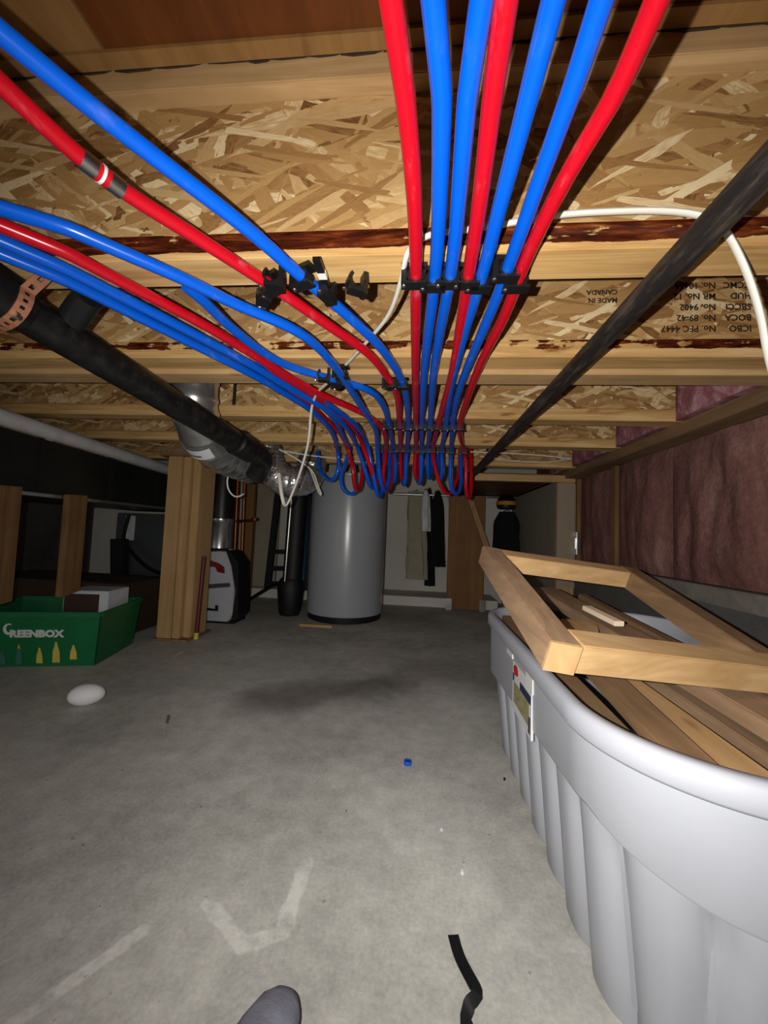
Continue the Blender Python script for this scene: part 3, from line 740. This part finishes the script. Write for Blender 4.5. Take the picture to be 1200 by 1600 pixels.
# copper piping with valve
cp = thing('copper_pipes', 'pair of copper pipes with a small valve behind the post', 'pipe', atY(380, 860, 2.5))
for x0, x1, y0, y1 in ((372, 362, 742, 961), (383, 374, 738, 961)):
    MB().tube([atY(x0, y0, 2.5), atY(x1, y1, 2.5)], .012, 12).build('riser', 'copper', cp, smooth=True)
MB().tube([atY(366, 815, 2.5), atY(398, 813, 2.48)], .010, 10).build('branch', 'copper', cp, smooth=True)
MB().lathe([(.004, -.012), (.02, -.01), (.022, 0), (.02, .01), (.004, .012)], atY(398, 811, 2.47), 14).build('valve_wheel', 'copper', cp)
tag(MB().box((atY(384, 800, 2.72).x, 2.72, 0), (atY(396, 800, 2.72).x, 2.76, .93)).build('wall_stud', 'osb_board', bevel=.002), 'narrow brown stud behind the copper pipes', 'stud')

# post, cabinet, boards on the left
po = thing('support_post', 'stout wooden post of three planks carrying the joists', 'post', (-1.145, 1.81, 0))
p0, p1 = atZ(251, 1001, 0), atZ(292, 1004, 0)
for k, (xa, xb, off) in enumerate(((-1.225, -1.152, 0), (-1.150, -1.113, .006), (-1.111, -1.073, .030))):
    MB().box((xa, 1.755+off, .012), (xb, 1.755+off+.14, .885)).build('post_plank', 'pine_z', po, bevel=.003)
MB().box((-1.235, 1.748, 0), (-1.065, 1.96, .012)).build('foot_plate', 'old_wood', po)
MB().box((-1.27, 1.745, .886), (-1.05, 1.95, .929)).build('cap_block', 'old_wood', po, bevel=.003)
rs_ = thing('red_stick', 'dark red stick with a yellow foot propped against the wooden post', 'stick', (-1.058, 1.82, 0))
MB().tube([V((-1.058, 1.815, .03)), V((-1.0615, 1.845, .40))], .010, 12).build('shaft', 'stick_red', rs_, smooth=True)
MB().tube([V((-1.0575, 1.812, .001)), V((-1.058, 1.815, .031))], .0115, 12).build('foot', 'print_yellow', rs_, smooth=True)
fc = thing('furnace_cabinet', 'dark grey sheet-metal furnace cabinet below the duct', 'furnace', (-1.75, 2.65, 0))
MB().box((-1.98, 2.36, 0), (-1.50, 2.95, .618)).build('cabinet_body', 'cabinet_grey', fc, bevel=.006)
MB().box((-1.955, 2.353, .30), (-1.53, 2.361, .60)).build('upper_panel', 'cabinet_grey', fc, bevel=.003)
MB().box((-1.955, 2.353, .03), (-1.53, 2.361, .29)).build('lower_panel', 'cabinet_grey', fc, bevel=.003)
MB().box((-1.90, 2.345, .44), (-1.84, 2.354, .60)).build('side_plate', 'duct_edge', fc)
cable('black_hose', [V((-1.87, 2.33, .60)), atY(193, 842, 2.28), atY(205, 862, 2.25), atY(228, 885, 2.2), atY(255, 898, 2.12)], .011, 1, 'dull_black', 'black hose drooping across the dark furnace cabinet')
tag(MB().prism([atY(x, y, 2.285) for x, y in ((172, 842), (192, 842), (192, 930), (172, 930))], (0, .05, 0)).build('vent_stub', 'dull_black'), 'black upright vent box left of the furnace cabinet', 'vent')
# dark carton behind the crate, boards standing on it
cb = thing('cardboard_box', 'dark brown cardboard box behind the green crate', 'box', (-1.8, 1.93, 0))
MB().box((-2.25, 1.76, 0), (-1.40, 2.10, .255)).build('box_body', 'cardboard', cb, bevel=.003)
MB().box((-2.25, 1.925, .255), (-1.40, 1.935, .258)).build('tape_seam', 'paint_black', cb)
for ya, yb, za, label in ((1.345, 1.435, .262, 'right-hand short plank fixed to the side of the dark duct'), (1.03, 1.145, .272, 'left-hand short plank fixed to the side of the dark duct')):
    q = [V((skew(ya)+.0135, ya, za)), V((skew(yb)+.0135, yb, za+.012)), V((skew(yb)+.0135, yb, .655)), V((skew(ya)+.0135, ya, .650))]
    tag(MB().prism(q, (.030, 0, 0)).build('short_plank', 'old_wood_z', bevel=.002), label, 'plank')
# crate
cr = thing('bottle_crate', 'green plastic crate with white lettering and bottle pictures on the front', 'crate', (-1.4, 1.5, 0))
fr = V((-1.525, 1.323, 0)); fl_ = V((-1.217, 1.402, 0)); ax = (fl_ - fr).normalized(); dp = V((-ax.y, ax.x, 0))
A = fl_ - ax*.46; H = .205
def cpt(u, v, z, t=0.0): 
    k = .018*z/H
    return A + ax*(u*(.46 + 2*k) - k) + dp*(v*(.30 + 2*k) - k) + V((0, 0, z)) 
def wall_slab(u0, v0, u1, v1, th, name):
    d = V((u1-u0, v1-v0)); n = V((-d.y, d.x)).normalized()
    q = [cpt(u0, v0, .006), cpt(u1, v1, .006), cpt(u1, v1, H), cpt(u0, v0, H)]
    inn = (ax*n.x + dp*n.y)*th
    return MB().prism(q, inn).build(name, 'crate_green', cr, bevel=.002)
FP = wall_slab(0, 0, 1, 0, .007, 'front_panel'); wall_slab(1, 0, 1, 1, .007, 'side_panel'); wall_slab(1, 1, 0, 1, .007, 'rear_panel'); wall_slab(0, 1, 0, 0, .007, 'side_panel')
MB().prism([cpt(0, 0, 0), cpt(1, 0, 0), cpt(1, 1, 0), cpt(0, 1, 0)], (0, 0, .008)).build('crate_floor', 'crate_green', cr)
for (u0, v0, u1, v1) in ((0, 0, 1, 0), (1, 0, 1, 1), (1, 1, 0, 1), (0, 1, 0, 0)):
    MB().bar(cpt(u0, v0, H-.008), cpt(u1, v1, H-.008), .014, .018).build('rim', 'crate_green', cr, bevel=.003)
upf = (cpt(.5, 0, H) - cpt(.5, 0, 0)).normalized(); nf = ax.cross(upf).normalized()
text_part('REENBOX', atY(22, 992, 1.34), .036, FP, 'print_white', ax, upf, nf, 'white_lettering', .0, bold=.0022, sx=1.10)
for o in [q for q in FP.children if q.name.startswith('white_lettering')]:
    vs = [v.co for v in o.data.vertices]; 
    # seat the lettering on the front panel
    dmin = min((v + ORG[cr.name] - cpt(0, 0, 0)).dot(nf) for v in vs); 
    for v in o.data.vertices: v.co += nf*(.0016 - (v.co + ORG[cr.name] - cpt(0, 0, 0)).dot(nf))
def on_front(x, y):
    d = ray(x, y); o_ = cpt(0, 0, 0); t = (o_ - CAM).dot(nf)/d.dot(nf); return CAM + d*t + nf*.0008
def bottle_print(x, y0, y1, w, mat):
    q = [on_front(x-w, y1), on_front(x+w, y1), on_front(x+w*.85, y0 + (y1-y0)*.45), on_front(x+w*.35, y0 + (y1-y0)*.15), on_front(x+w*.3, y0), on_front(x-w*.3, y0), on_front(x-w*.35, y0 + (y1-y0)*.15), on_front(x-w*.85, y0 + (y1-y0)*.45)]
    MB().prism(q, nf*.0008).build('bottle_print', mat, FP)
bottle_print(3, 1018, 1038, 6, 'print_teal'); bottle_print(30, 1007, 1038, 5, 'print_teal'); bottle_print(62, 1012, 1036, 5, 'print_yellow'); bottle_print(88, 1003, 1035, 6, 'print_yellow'); bottle_print(115, 1008, 1030, 5.5, 'print_yellow')
bottle_print(30, 1007, 1014, 2.5, 'print_yellow')
arc_pts = [on_front(14 + 9*math.cos(math.radians(q)), 983 + 9*math.sin(math.radians(q))) for q in range(60, 301, 20)] + [on_front(15 + 5*math.cos(math.radians(q)), 982 + 6*math.sin(math.radians(q))) for q in range(300, 59, -20)]
MB().prism(arc_pts, nf*.0009).build('swoosh_print', 'print_white', FP)
ct = thing('photo_carton', 'small white and blue carton with a dark picture, in the crate', 'box', cpt(.78, .5, .01))
cM = Matrix.Translation(cpt(.80, .55, .010)) @ Matrix.Rotation(math.atan2(ax.y, ax.x) - .1, 4, 'Z')
CT = MB().box((-.09, -.07, 0), (.085, .07, .258), cM).build('carton', 'paper_white', ct, bevel=.002)
MB().box((-.086, -.0715, .16), (.05, -.0702, .245), cM).build('picture', 'cardboard', CT)

# ------------------------------------------------------------------ water heater
hc = V((-.462, 2.51, 0)); hr = .245
wh = thing('water_heater', 'grey cylindrical water heater standing behind the hanging tubes', 'water heater', hc)
TK = MB().lathe([(hr-.004, .04), (hr, .043), (hr, .905), (hr-.006, .912), (hr-.02, .9145), (.03, .918)], hc, 72).build('tank', 'heater_grey', wh, smooth=True, sharp=30)
MB().lathe([(hr-.018, 0), (hr-.010, .004), (hr-.006, .04), (.05, .041)], hc, 56).build('base_ring', 'dull_black', wh, smooth=True)
MB().lathe([(hr+.0008, .895), (hr+.0015, .898), (hr+.0015, .908), (hr+.0005, .911)], hc, 72).build('top_band', 'heater_grey', TK, smooth=True)
tag(MB().box((-.66, 2.185, 0), (-.47, 2.215, .014)).build('wood_shim', 'pine', bevel=.002), 'thin wooden strip on the floor in front of the heater', 'strip')

# ------------------------------------------------------------------ things behind, left of the heater
q = atY(412, 760, 2.95); 
tag(MB().prism([atY(396, 745, 3.30), atY(440, 760, 3.30), atY(428, 926, 3.12), atY(388, 926, 3.12)], (0, .02, 0)).build('leaning_panel', 'cloth_beige'), 'pale beige panel leaning on the back wall', 'panel')
ds = thing('black_stand', 'black upright stand with a splayed foot left of the heater', 'stand', atZ(456, 966, 0))
c = atY(459, 850, 2.47)
CL = MB().tube([V((c.x+.0, c.y, .10)), V((c.x+.015, c.y, .86))], .062, 20).build('column', 'dull_black', ds, smooth=True)
MB().tube([V((c.x-.025, c.y-.066, .22)), V((c.x-.01, c.y-.062, .80))], .009, 10).build('chrome_rod', 'steel', CL, smooth=True)
MB().lathe([(.062, 0), (.07, .02), (.085, .16), (.075, .22), (.06, .24)], (c.x-.005, c.y, 0), 20).build('foot', 'dull_black', ds, smooth=True)
tag(MB().tube([atZ(378, 944, .012), V((c.x-.10, c.y-.02, .20))], .011, 10).build('black_rod', 'dull_black', smooth=True), 'black rod leaning from the floor against the stand', 'rod')
sh = thing('shelf_rack', 'black slatted rack standing behind the black stand', 'shelf', atY(460, 935, 2.85))
zb = .072
for x0, x1 in ((436, 418), (482, 482)):
    a1 = atY(x0, 760, 3.08); b1 = atY(x1, 915, 3.04); b1.z = zb
    MB().bar(a1, b1, .05, .03, up=(0, 1, 0)).build('upright', 'dull_black', sh)
for y in (862, 888, 912):
    MB().bar(atY(424, y, 3.05), atY(500, y, 3.05), .05, .035).build('slat', 'dull_black', sh)
tag(MB().tube([atY(482, 740, 2.80), V((atY(474, 905, 2.80).x-.01, 2.80, 0))], .012, 10).build('blue_pole', 'blue_paint', smooth=True), 'thin light blue pole just left of the heater', 'pole')

# ------------------------------------------------------------------ closet on the right
hd = thing('door_frame', 'pale wooden frame of the closet opening at back right', 'frame', (.56, 2.2, 0))
MB().box((.305, 2.165, .868), (.845, 2.205, .906)).build('header', 'pine', hd, bevel=.002)
JM = MB().box((.752, 2.166, .0), (.842, 2.204, .866)).build('jamb', 'pine_z', hd, bevel=.002)
MB().box((.748, 2.1615, .3), (.846, 2.1645, .86)).build('plastic_wrap', 'poly_film', JM)
struct(MB().box((.25, 2.25, .91), (.79, 3.355, .925)).build('trim_2', 'red_ply'), 'brown plywood soffit over the closet', 'soffit')
struct(MB().box((.79, 2.25, 0), (.81, 3.355, .905)).build('wall_partition', 'partition_grey'), 'grey side partition of the closet', 'wall')
p1 = MB().box((.228, 2.955, 0.0), (.498, 2.975, .86)).build('brown_panel', 'osb_board')
bp = thing('brown_board', 'brown particle board standing on metal feet beside the clothes', 'board', (.36, 2.965, 0))
bpy.data.objects.remove(p1)
MB().box((.228, 2.955, 0.006), (.498, 2.975, .86)).build('panel', 'osb_board', bp, bevel=.002)
for xx in (.222, .47):
    MB().box((xx, 2.93, 0), (xx+.045, 2.954, .085)).build('metal_foot', 'steel', bp, bevel=.003)
tag(MB().bar(V((.345, 2.78, .80)), V((.54, 2.72, .012+.42)), .034, .034, up=(0, 1, 0)).build('diagonal_stick', 'pine_z') if False else MB().bar(atY(735, 782, 2.93), V((.60, 2.45, .012)), .036, .03, up=(0, 1, 0)).build('diagonal_stick', 'pine_z'), 'pale stick leaning on the brown board', 'stick')
rod = tag(MB().tube([V((-.2, 3.16, .88)), V((.785, 3.16, .88))], .011, 10).build('closet_rod', 'steel', smooth=True), 'metal clothes rod across the back closet', 'rod')
def garment(name, x0, x1, y0, y1, Y, mat, label, seed, d=.05, sh=.35):
    rows = []; n = 26; nz = 14
    a, b = atY((x0+x1)/2, y0, Y), atY((x0+x1)/2, y1, Y)
    wid = (atY(x1, (y0+y1)/2, Y).x - atY(x0, (y0+y1)/2, Y).x)/2
    for j in range(nz+1):
        t = j/nz; c = a.lerp(b, t); w = wid*(sh + (1-sh)*min(1, t*6))*(1+.06*noise.noise(V((seed, t*4, 0))))
        r = []
        for k in range(n):
            an = 2*math.pi*k/n
            f = 1 + .28*t*math.sin(an*5 + seed + 2*noise.noise(V((seed, t*3, 1))))
            r.append(V((c.x + math.cos(an)*w*f, c.y + math.sin(an)*d*f*(.5+.5*min(1, t*5)), c.z)))
        r.append(r[0].copy()); rows.append(r)
    m = MB().grid(rows); m.add(rows[0][:-1], [tuple(range(n))]); m.add(rows[-1][:-1], [tuple(range(n))])
    g = thing(name, label, 'clothes', a)
    m.build('cloth', mat, g, smooth=True)
    HG = MB().tube(spline([a - V((wid*.5, 0, .012)), a + V((0, 0, .012)), a + V((wid*.5, 0, -.012))], .01), .003, 6).build('hanger', 'steel', g)
    MB().tube(spline([a + V((0, 0, .01)), V((a.x, a.y, .885)), V((a.x, 3.15, .896)), V((a.x, 3.175, .888))], .01), .002, 6).build('hanger_hook', 'steel', HG)
    return g
garment('curtain', 636, 665, 768, 905, 3.19, 'cloth_beige', 'beige cloth hanging right of the heater', 1.0, .03, .85)
garment('white_shirt', 659, 672, 766, 830, 3.09, 'cloth_white', 'white shirt sliver hanging beside the beige cloth', 2.0, .04)
garment('black_coat', 664, 678, 764, 915, 3.27, 'cloth_black', 'long narrow black garment hanging by the beige cloth', 3.0, .04)
garment('black_jacket', 674, 694, 768, 885, 3.10, 'cloth_black', 'shorter black jacket next to the brown board', 4.0, .06)
garment('white_jacket', 686, 703, 766, 875, 3.23, 'cloth_white', 'pale grey jacket half hidden by the brown board', 5.0, .05)
garment('dark_coat', 772, 812, 800, 905, 3.02, 'cloth_black', 'bulky black coat hanging in the closet opening', 6.0, .08, .6)
hh = thing('helmet', 'black and yellow helmet hanging above the bulky coat', 'helmet', atY(790, 800, 2.92))
hp = atY(791, 786, 2.92)
HS = MB().lathe([(.004, .065), (.035, .058), (.06, .035), (.07, 0), (.068, -.03), (.06, -.045)], hp, 20).build('shell', 'clip_black', hh, smooth=True)
MB().lathe([(.0655, .012), (.0725, .008), (.0725, -.016), (.0700, -.018)], hp, 20).build('yellow_band', 'cloth_yellow', HS, smooth=True)
MB().tube([hp + V((0, 0, .06)), V((hp.x, 3.05, .87)), V((hp.x, 3.16, .884))], .003, 6).build('hook', 'steel', hh)
jb = thing('junction_plate', 'small bright metal box on the insulated wall by the closet', 'box', atX(903, 866, .86))
z0 = .478; JP = MB().box((.838, 2.125, z0), (.852, 2.175, z0+.12)).build('plate', 'galvanized', jb, bevel=.002)
MB().box((.834, 2.135, z0+.03), (.839, 2.165, z0+.09)).build('cover', 'steel', JP, bevel=.002)

# ------------------------------------------------------------------ stock tub
TX0, TX1, TY0, TY1, TH = .200, .725, .365, 1.235, .345
tb = thing('plastic_tub', 'big grey plastic tub with fluted sides full of lumber', 'tub', ((TX0+TX1)/2, (TY0+TY1)/2, 0))
def outline(inset, rc, n=30, ns=90):
    x0, x1, y0, y1 = TX0+inset, TX1-inset, TY0+inset, TY1-inset; rc = max(.02, rc - inset)
    pts = []
    cs_ = [((x0+rc, y0+rc), 180), ((x1-rc, y0+rc), 270), ((x1-rc, y1-rc), 0), ((x0+rc, y1-rc), 90)]
    for i, ((cx, cy), a) in enumerate(cs_):
        for k in range(n+1):
            t = math.radians(a + 90*k/n); pts.append((cx + rc*math.cos(t), cy + rc*math.sin(t)))
        nx = cs_[(i+1) % 4]; a2 = math.radians(nx[1]); e = (nx[0][0] + rc*math.cos(a2), nx[0][1] + rc*math.sin(a2)); s0 = pts[-1]
        for k in range(1, ns): pts.append((s0[0] + (e[0]-s0[0])*k/ns, s0[1] + (e[1]-s0[1])*k/ns))
    return pts
RC = .17
def band_z(y): return .185 + .05*max(0, min(1, (1.15 - y)/.65)) - .03*max(0, min(1, (.50 - y)/.13))
def ring(inset, zf): return [V((x, y, zf(y) if callable(zf) else zf)) for x, y in outline(inset, RC)]
def flute(y, x, z):
    return 0
def loft(name, rings, mat, close=False, bottom=False, smooth=True, sharp=35):
    m = MB(); n = len(rings[0]); vs = [p for r in rings for p in r]
    fs = [(i*n+k, i*n+(k+1) % n, (i+1)*n+(k+1) % n, (i+1)*n+k) for i in range(len(rings)-1) for k in range(n)]
    if close: fs += [((len(rings)-1)*n+k, (len(rings)-1)*n+(k+1) % n, (k+1) % n, k) for k in range(n)]
    if bottom: fs.append(tuple(range((len(rings)-1)*n, len(rings)*n)))
    m.add(vs, fs); return m.build(name, mat, tb, smooth=smooth, sharp=sharp)
# rolled rim
loft('rim', [ring(0.0, TH-.030), ring(-.003, TH-.026), ring(-.003, TH-.006), ring(.001, TH-.001), ring(.006, TH), ring(.014, TH), ring(.018, TH-.004), ring(.018, TH-.030)], 'tub_grey', close=True, sharp=60)
# smooth upper band and inner wall
loft('band', [ring(.005, TH-.026), ring(.007, lambda y: band_z(y)+.004), ring(.009, band_z), ring(.018, lambda y: band_z(y)-.001), ring(.024, band_z), ring(.0175, TH-.028)], 'tub_grey', close=True, sharp=60)
# fluted lower body
def fl_ring(inset, zf, amp):
    out = []; base = outline(inset, RC); n = len(base)
    for i, (x, y) in enumerate(base):
        px_, py_ = base[i-1]; qx, qy = base[(i+1) % n]
        tx, ty = qx-px_, qy-py_; L = math.hypot(tx, ty) or 1; nx, ny = -ty/L, tx/L   # inward
        side = abs(nx) > .72; end = abs(ny) > .72 and not side
        ph = 0
        if side: ph = (y - .394)/.0865
        elif end: ph = (x - .38)/.0865
        d = amp*(1 - abs(math.sin(math.pi*ph)))**1.7 if (side or end) else 0
        if ny < -.3 or ny > .3: d *= .9
        # inward normal
        cx, cy = (TX0+TX1)/2 - x, (TY0+TY1)/2 - y
        if nx*cx + ny*cy < 0: nx, ny = -nx, -ny
        z = zf(y) if callable(zf) else zf
        out.append(V((x + nx*d, y + ny*d, z)))
    return out
def rings_body():
    rs = [fl_ring(.019, lambda y: band_z(y)+.006, 0), fl_ring(.019, lambda y: band_z(y)-.003, .006), fl_ring(.020, lambda y: band_z(y)-.014, .018)]
    for t in (.75, .5, .25): rs.append(fl_ring(.020 + .018*(1-t), lambda y, t=t: (band_z(y)-.014)*t + .006, .020))
    rs += [fl_ring(.038, .006, .020), fl_ring(.042, .0, .020)]
    return rs
loft('fluted_body', rings_body() + [fl_ring(.047, 0, .018)] , 'tub_grey', bottom=True, sharp=50)
loft('inner_wall', [ring(.026, TH-.03), ring(.05, .03)], 'tub_grey', bottom=True)
# label and white plates on the band; the plates imitate flash glints
def label_or_glint(name, y0, y1, z0, z1, mat, out=0, par=None):
    x = TX0 + .0045 - out
    return MB().box((x, y0, z0), (x+.004, y1, z1)).build(name, mat, par or tb)
LB = label_or_glint('label', .700, .832, .205, .298, 'label_white')
label_or_glint('label_tan_block', .712, .820, .222, .262, 'label_tan', .0004, LB)
label_or_glint('label_blue_bar', .704, .775, .262, .277, 'label_blue', .0004, LB)
label_or_glint('label_blue_corner', .818, .829, .262, .277, 'label_blue', .0004, LB)
label_or_glint('label_barcode', .704, .716, .212, .240, 'case_dark', .0006, LB)
MB().lathe([(.001, .0012), (.014, .0012), (.014, 0)], (TX0+.0046, .805, .287), 20, Matrix(((0,0,-1),(0,1.25,0),(.72,0,0)))).build('label_red_oval', 'label_red', LB)
label_or_glint('glint_patch', .835, .885, .300, .3145, 'white_plastic', .0008)  # flash glints below the rim, put in as white plates
label_or_glint('glint_patch', .694, .735, .284, .3145, 'white_plastic', .0008)

# ------------------------------------------------------------------ lumber in the tub
def plank(p, q, w, h, mat, label, name='loose_plank', up=(0, 0, 1), cat='plank', group='loose planks in the tub'):
    return tag(MB().bar(p, q, w, h, up).build(name, mat, bevel=.002), label, cat, group)
NL = atY(868, 1014, .52); FL = atY(768, 873, .84); FR = atY(985, 903, .93); NR = NL + FR - FL + V((.0, -.01, -.004))
ft = thing('lumber_square', 'rectangular frame of square wood strips tilted on top of the tub', 'frame', NL)
nrm = (FL-NL).cross(FR-FL).normalized()
if nrm.z < 0: nrm = -nrm
dl = (FL-NL).normalized(); dr = (FR-FL).normalized(); w = .040
MB().bar(NL - dl*.019, FL + dl*.019, w, w, nrm).build('side_rail', 'weathered', ft, bevel=.0015)
MB().bar(NR - dl*.019, FR + dl*.019, w, w, nrm).build('side_rail', 'old_wood', ft, bevel=.0015)
MB().bar(NL + dr*.021, NR + dr*.15, w, w, nrm).build('cross_rail', 'pine', ft, bevel=.0015)
MB().bar(FL + dr*.021, FR - dr*.021, w, .036, nrm).build('cross_rail', 'pine', ft, bevel=.0015)
# end-grain block of the near corner
MB().bar(NL - dl*.0195, NL - dl*.0215, .0395, .0395, nrm).build('end_grain', 'pine_z', ft)
plank(V((.285, .455, .276)), V((.262, 1.12, .326)), .040, .018, 'old_wood', 'narrow dark plank against the near left wall of the tub')
plank(V((.355, .425, .300)), V((.330, 1.17, .340)), .062, .020, 'pine_y', 'wide light tan plank running the length of the tub')
plank(V((.405, .415, .270)), V((.420, 1.17, .300)), .060, .018, 'old_wood', 'dark brown plank sunk beside the wide tan one')
plank(V((.470, .42, .290)), V((.440, 1.18, .335)), .085, .020, 'weathered', 'grey brown wide plank in the middle of the tub')
plank(V((.560, .43, .262)), V((.560, 1.17, .290)), .075, .020, 'pine_y', 'broad light board lowest on the right of the tub')
plank(V((.470, .445, .322)), V((.385, 1.21, .395)), .066, .026, 'weathered', 'wide weathered plank resting high under the frame')
plank(V((.535, .47, .300)), V((.490, 1.20, .370)), .024, .050, 'old_wood', 'thin plank on edge at the right inside the frame')
plank(V((.301, .435, .312)), V((.330, 1.19, .374)), .044, .018, 'old_wood', 'brown plank half hidden beneath the square offcut')
plank(V((.268, .70, .338)), V((.285, 1.20, .352)), .028, .020, 'weathered', 'slim grey strip nearest the left rail of the frame')
tag(MB().bar(V((.318, .79, .366)), V((.358, .89, .371)), .07, .012).build('square_offcut', 'pine_y', bevel=.001), 'square thin wood offcut lying inside the frame', 'offcut')
tag(MB().bar(V((.398, .80, .392)), V((.382, .91, .402)), .020, .010).build('pale_offcut', 'pale_wood', bevel=.001), 'small pale offcut block on the planks', 'offcut')

# ------------------------------------------------------------------ small things on the floor
cp2 = thing('plastic_plug', 'small blue plastic cap on the concrete floor', 'cap', atZ(637, 1194, 0))
pc = atZ(637, 1194, 0)
MB().lathe([(.0095, 0), (.0098, .006), (.0088, .0085), (.0055, .009), (.005, .0065), (.0005, .006)], pc, 20).build('cap_shell', 'cap_blue', cp2, smooth=True)
MB().lathe([(.0048, .0064), (.0045, .0072), (.0003, .0074)], pc, 14).build('dark_centre', 'label_blue', cp2)
pf = atZ(133, 1101, 0)
m = MB(); prof = []
fv = []
for j in range(13):
    t = math.pi*j/12
    for k in range(24):
        a = 2*math.pi*k/24; fv.append(V((math.sin(t)*math.cos(a)*.048*(1+.06*math.cos(3*a)), math.sin(t)*math.sin(a)*.034, .030 + math.cos(t)*.030)))
fs = [(j*24+k, j*24+(k+1) % 24, (j+1)*24+(k+1) % 24, (j+1)*24+k) for j in range(12) for k in range(24)]
mr = Matrix.Translation(pf) @ Matrix.Rotation(.35, 4, 'Z') @ Matrix.Rotation(0, 4, 'Y')
m.add([mr @ p for p in fv], fs)
tag(m.build('foam_lump', 'foam_white', smooth=True), 'white egg-shaped foam lump on the floor near the crate', 'foam')
# strap
pts = [atZ(x, y, z) for x, y, z in ((708, 1461, .004), (716, 1490, .004), (728, 1516, .006), (741, 1540, .012), (745, 1553, .014), (738, 1563, .012), (731, 1575, .008), (728, 1590, .005), (733, 1625, .004))]
pp = smoothpath(spline(pts, .006), 1); sd = []
for i, p in enumerate(pp):
    d = (pp[min(i+1, len(pp)-1)] - pp[max(i-1, 0)]).normalized(); s_ = d.cross(V((0, 0, 1)))
    t = i/len(pp); k = math.exp(-((t-.60)/.07)**2)*1.2 + math.exp(-((t-.76)/.06)**2)*.8
    sd.append(s_*math.cos(k) + V((0, 0, 1))*math.sin(k))
tag(MB().ribbon(pp, sd, .0145, .0012).build('black_strap', 'dull_black', smooth=True), 'twisted black strap lying on the floor at the bottom edge', 'strap')
# shoe
tp = atZ(448, 1590, 0); ang = math.radians(-8)
so_ = thing('shoe', 'grey suede shoe toe poking in at the bottom edge', 'shoe', tp)
def shoe_ring(y, w, h0, h1, n=20):
    r = []
    for k in range(n):
        a = 2*math.pi*k/n; cx = math.cos(a)*w; sz = math.sin(a)
        r.append((cx, y, h0 + (h1-h0)*(.5 + .5*(abs(sz)**.75)*(1 if sz > 0 else -1))))
    return r
def shoe_loft(secs, name, mat):
    n = 20; vs = []; M = Matrix.Translation(tp) @ Matrix.Rotation(ang, 4, 'Z')
    for y, w, h0, h1 in secs: vs += [M @ V(p) for p in shoe_ring(y, w, h0, h1, n)]
    fs = [(i*n+k, i*n+(k+1) % n, (i+1)*n+(k+1) % n, (i+1)*n+k) for i in range(len(secs)-1) for k in range(n)]
    fs += [tuple(range(n))[::-1], tuple(range((len(secs)-1)*n, len(secs)*n))]
    m = MB(); m.add(vs, fs); return m.build(name, mat, so_, smooth=True, sharp=60)
shoe_loft([(0, .004, .012, .03), (-.006, .016, .010, .040), (-.02, .024, .010, .050), (-.045, .031, .010, .058), (-.08, .036, .010, .066), (-.12, .037, .010, .082), (-.16, .033, .010, .095), (-.22, .031, .010, .10), (-.25, .028, .010, .095), (-.265, .012, .012, .08)], 'upper', 'suede')
shoe_loft([(.003, .006, 0, .012), (-.004, .018, 0, .013), (-.02, .027, 0, .014), (-.05, .034, 0, .014), (-.09, .039, 0, .014), (-.16, .035, 0, .015), (-.22, .032, 0, .016), (-.26, .022, 0, .016)], 'sole', 'sole')
# chips
for x, y, r, mt, lab in ((722, 1363, .005, 'foam_white', 'white chip near the bottom right of the open floor'), (690, 1296, .006, 'paper_white', 'pale flat flake above the white chip'), (788, 1218, .005, 'dull_black', 'tiny black crumb beside the fluted tub'), (541, 1267, .002, 'dull_black', 'tiny dark speck in the middle of the floor')):
    c = atZ(x, y, 0); m = MB(); n = 7; rr = [r*random.uniform(.6, 1.2) for _ in range(n)]
    bt = [c + V((math.cos(2*math.pi*k/n)*rr[k]*.6, math.sin(2*math.pi*k/n)*rr[k]*1.2, 0)) for k in range(n)]
    tpv = [c + V((math.cos(2*math.pi*k/n)*rr[k]*.4, math.sin(2*math.pi*k/n)*rr[k]*.8, r*.7)) for k in range(n)]
    m.add(bt + tpv, [tuple(range(n))[::-1], tuple(range(n, 2*n))] + [(k, (k+1) % n, n+(k+1) % n, n+k) for k in range(n)])
    tag(m.build('floor_chip', mt), lab, 'debris')
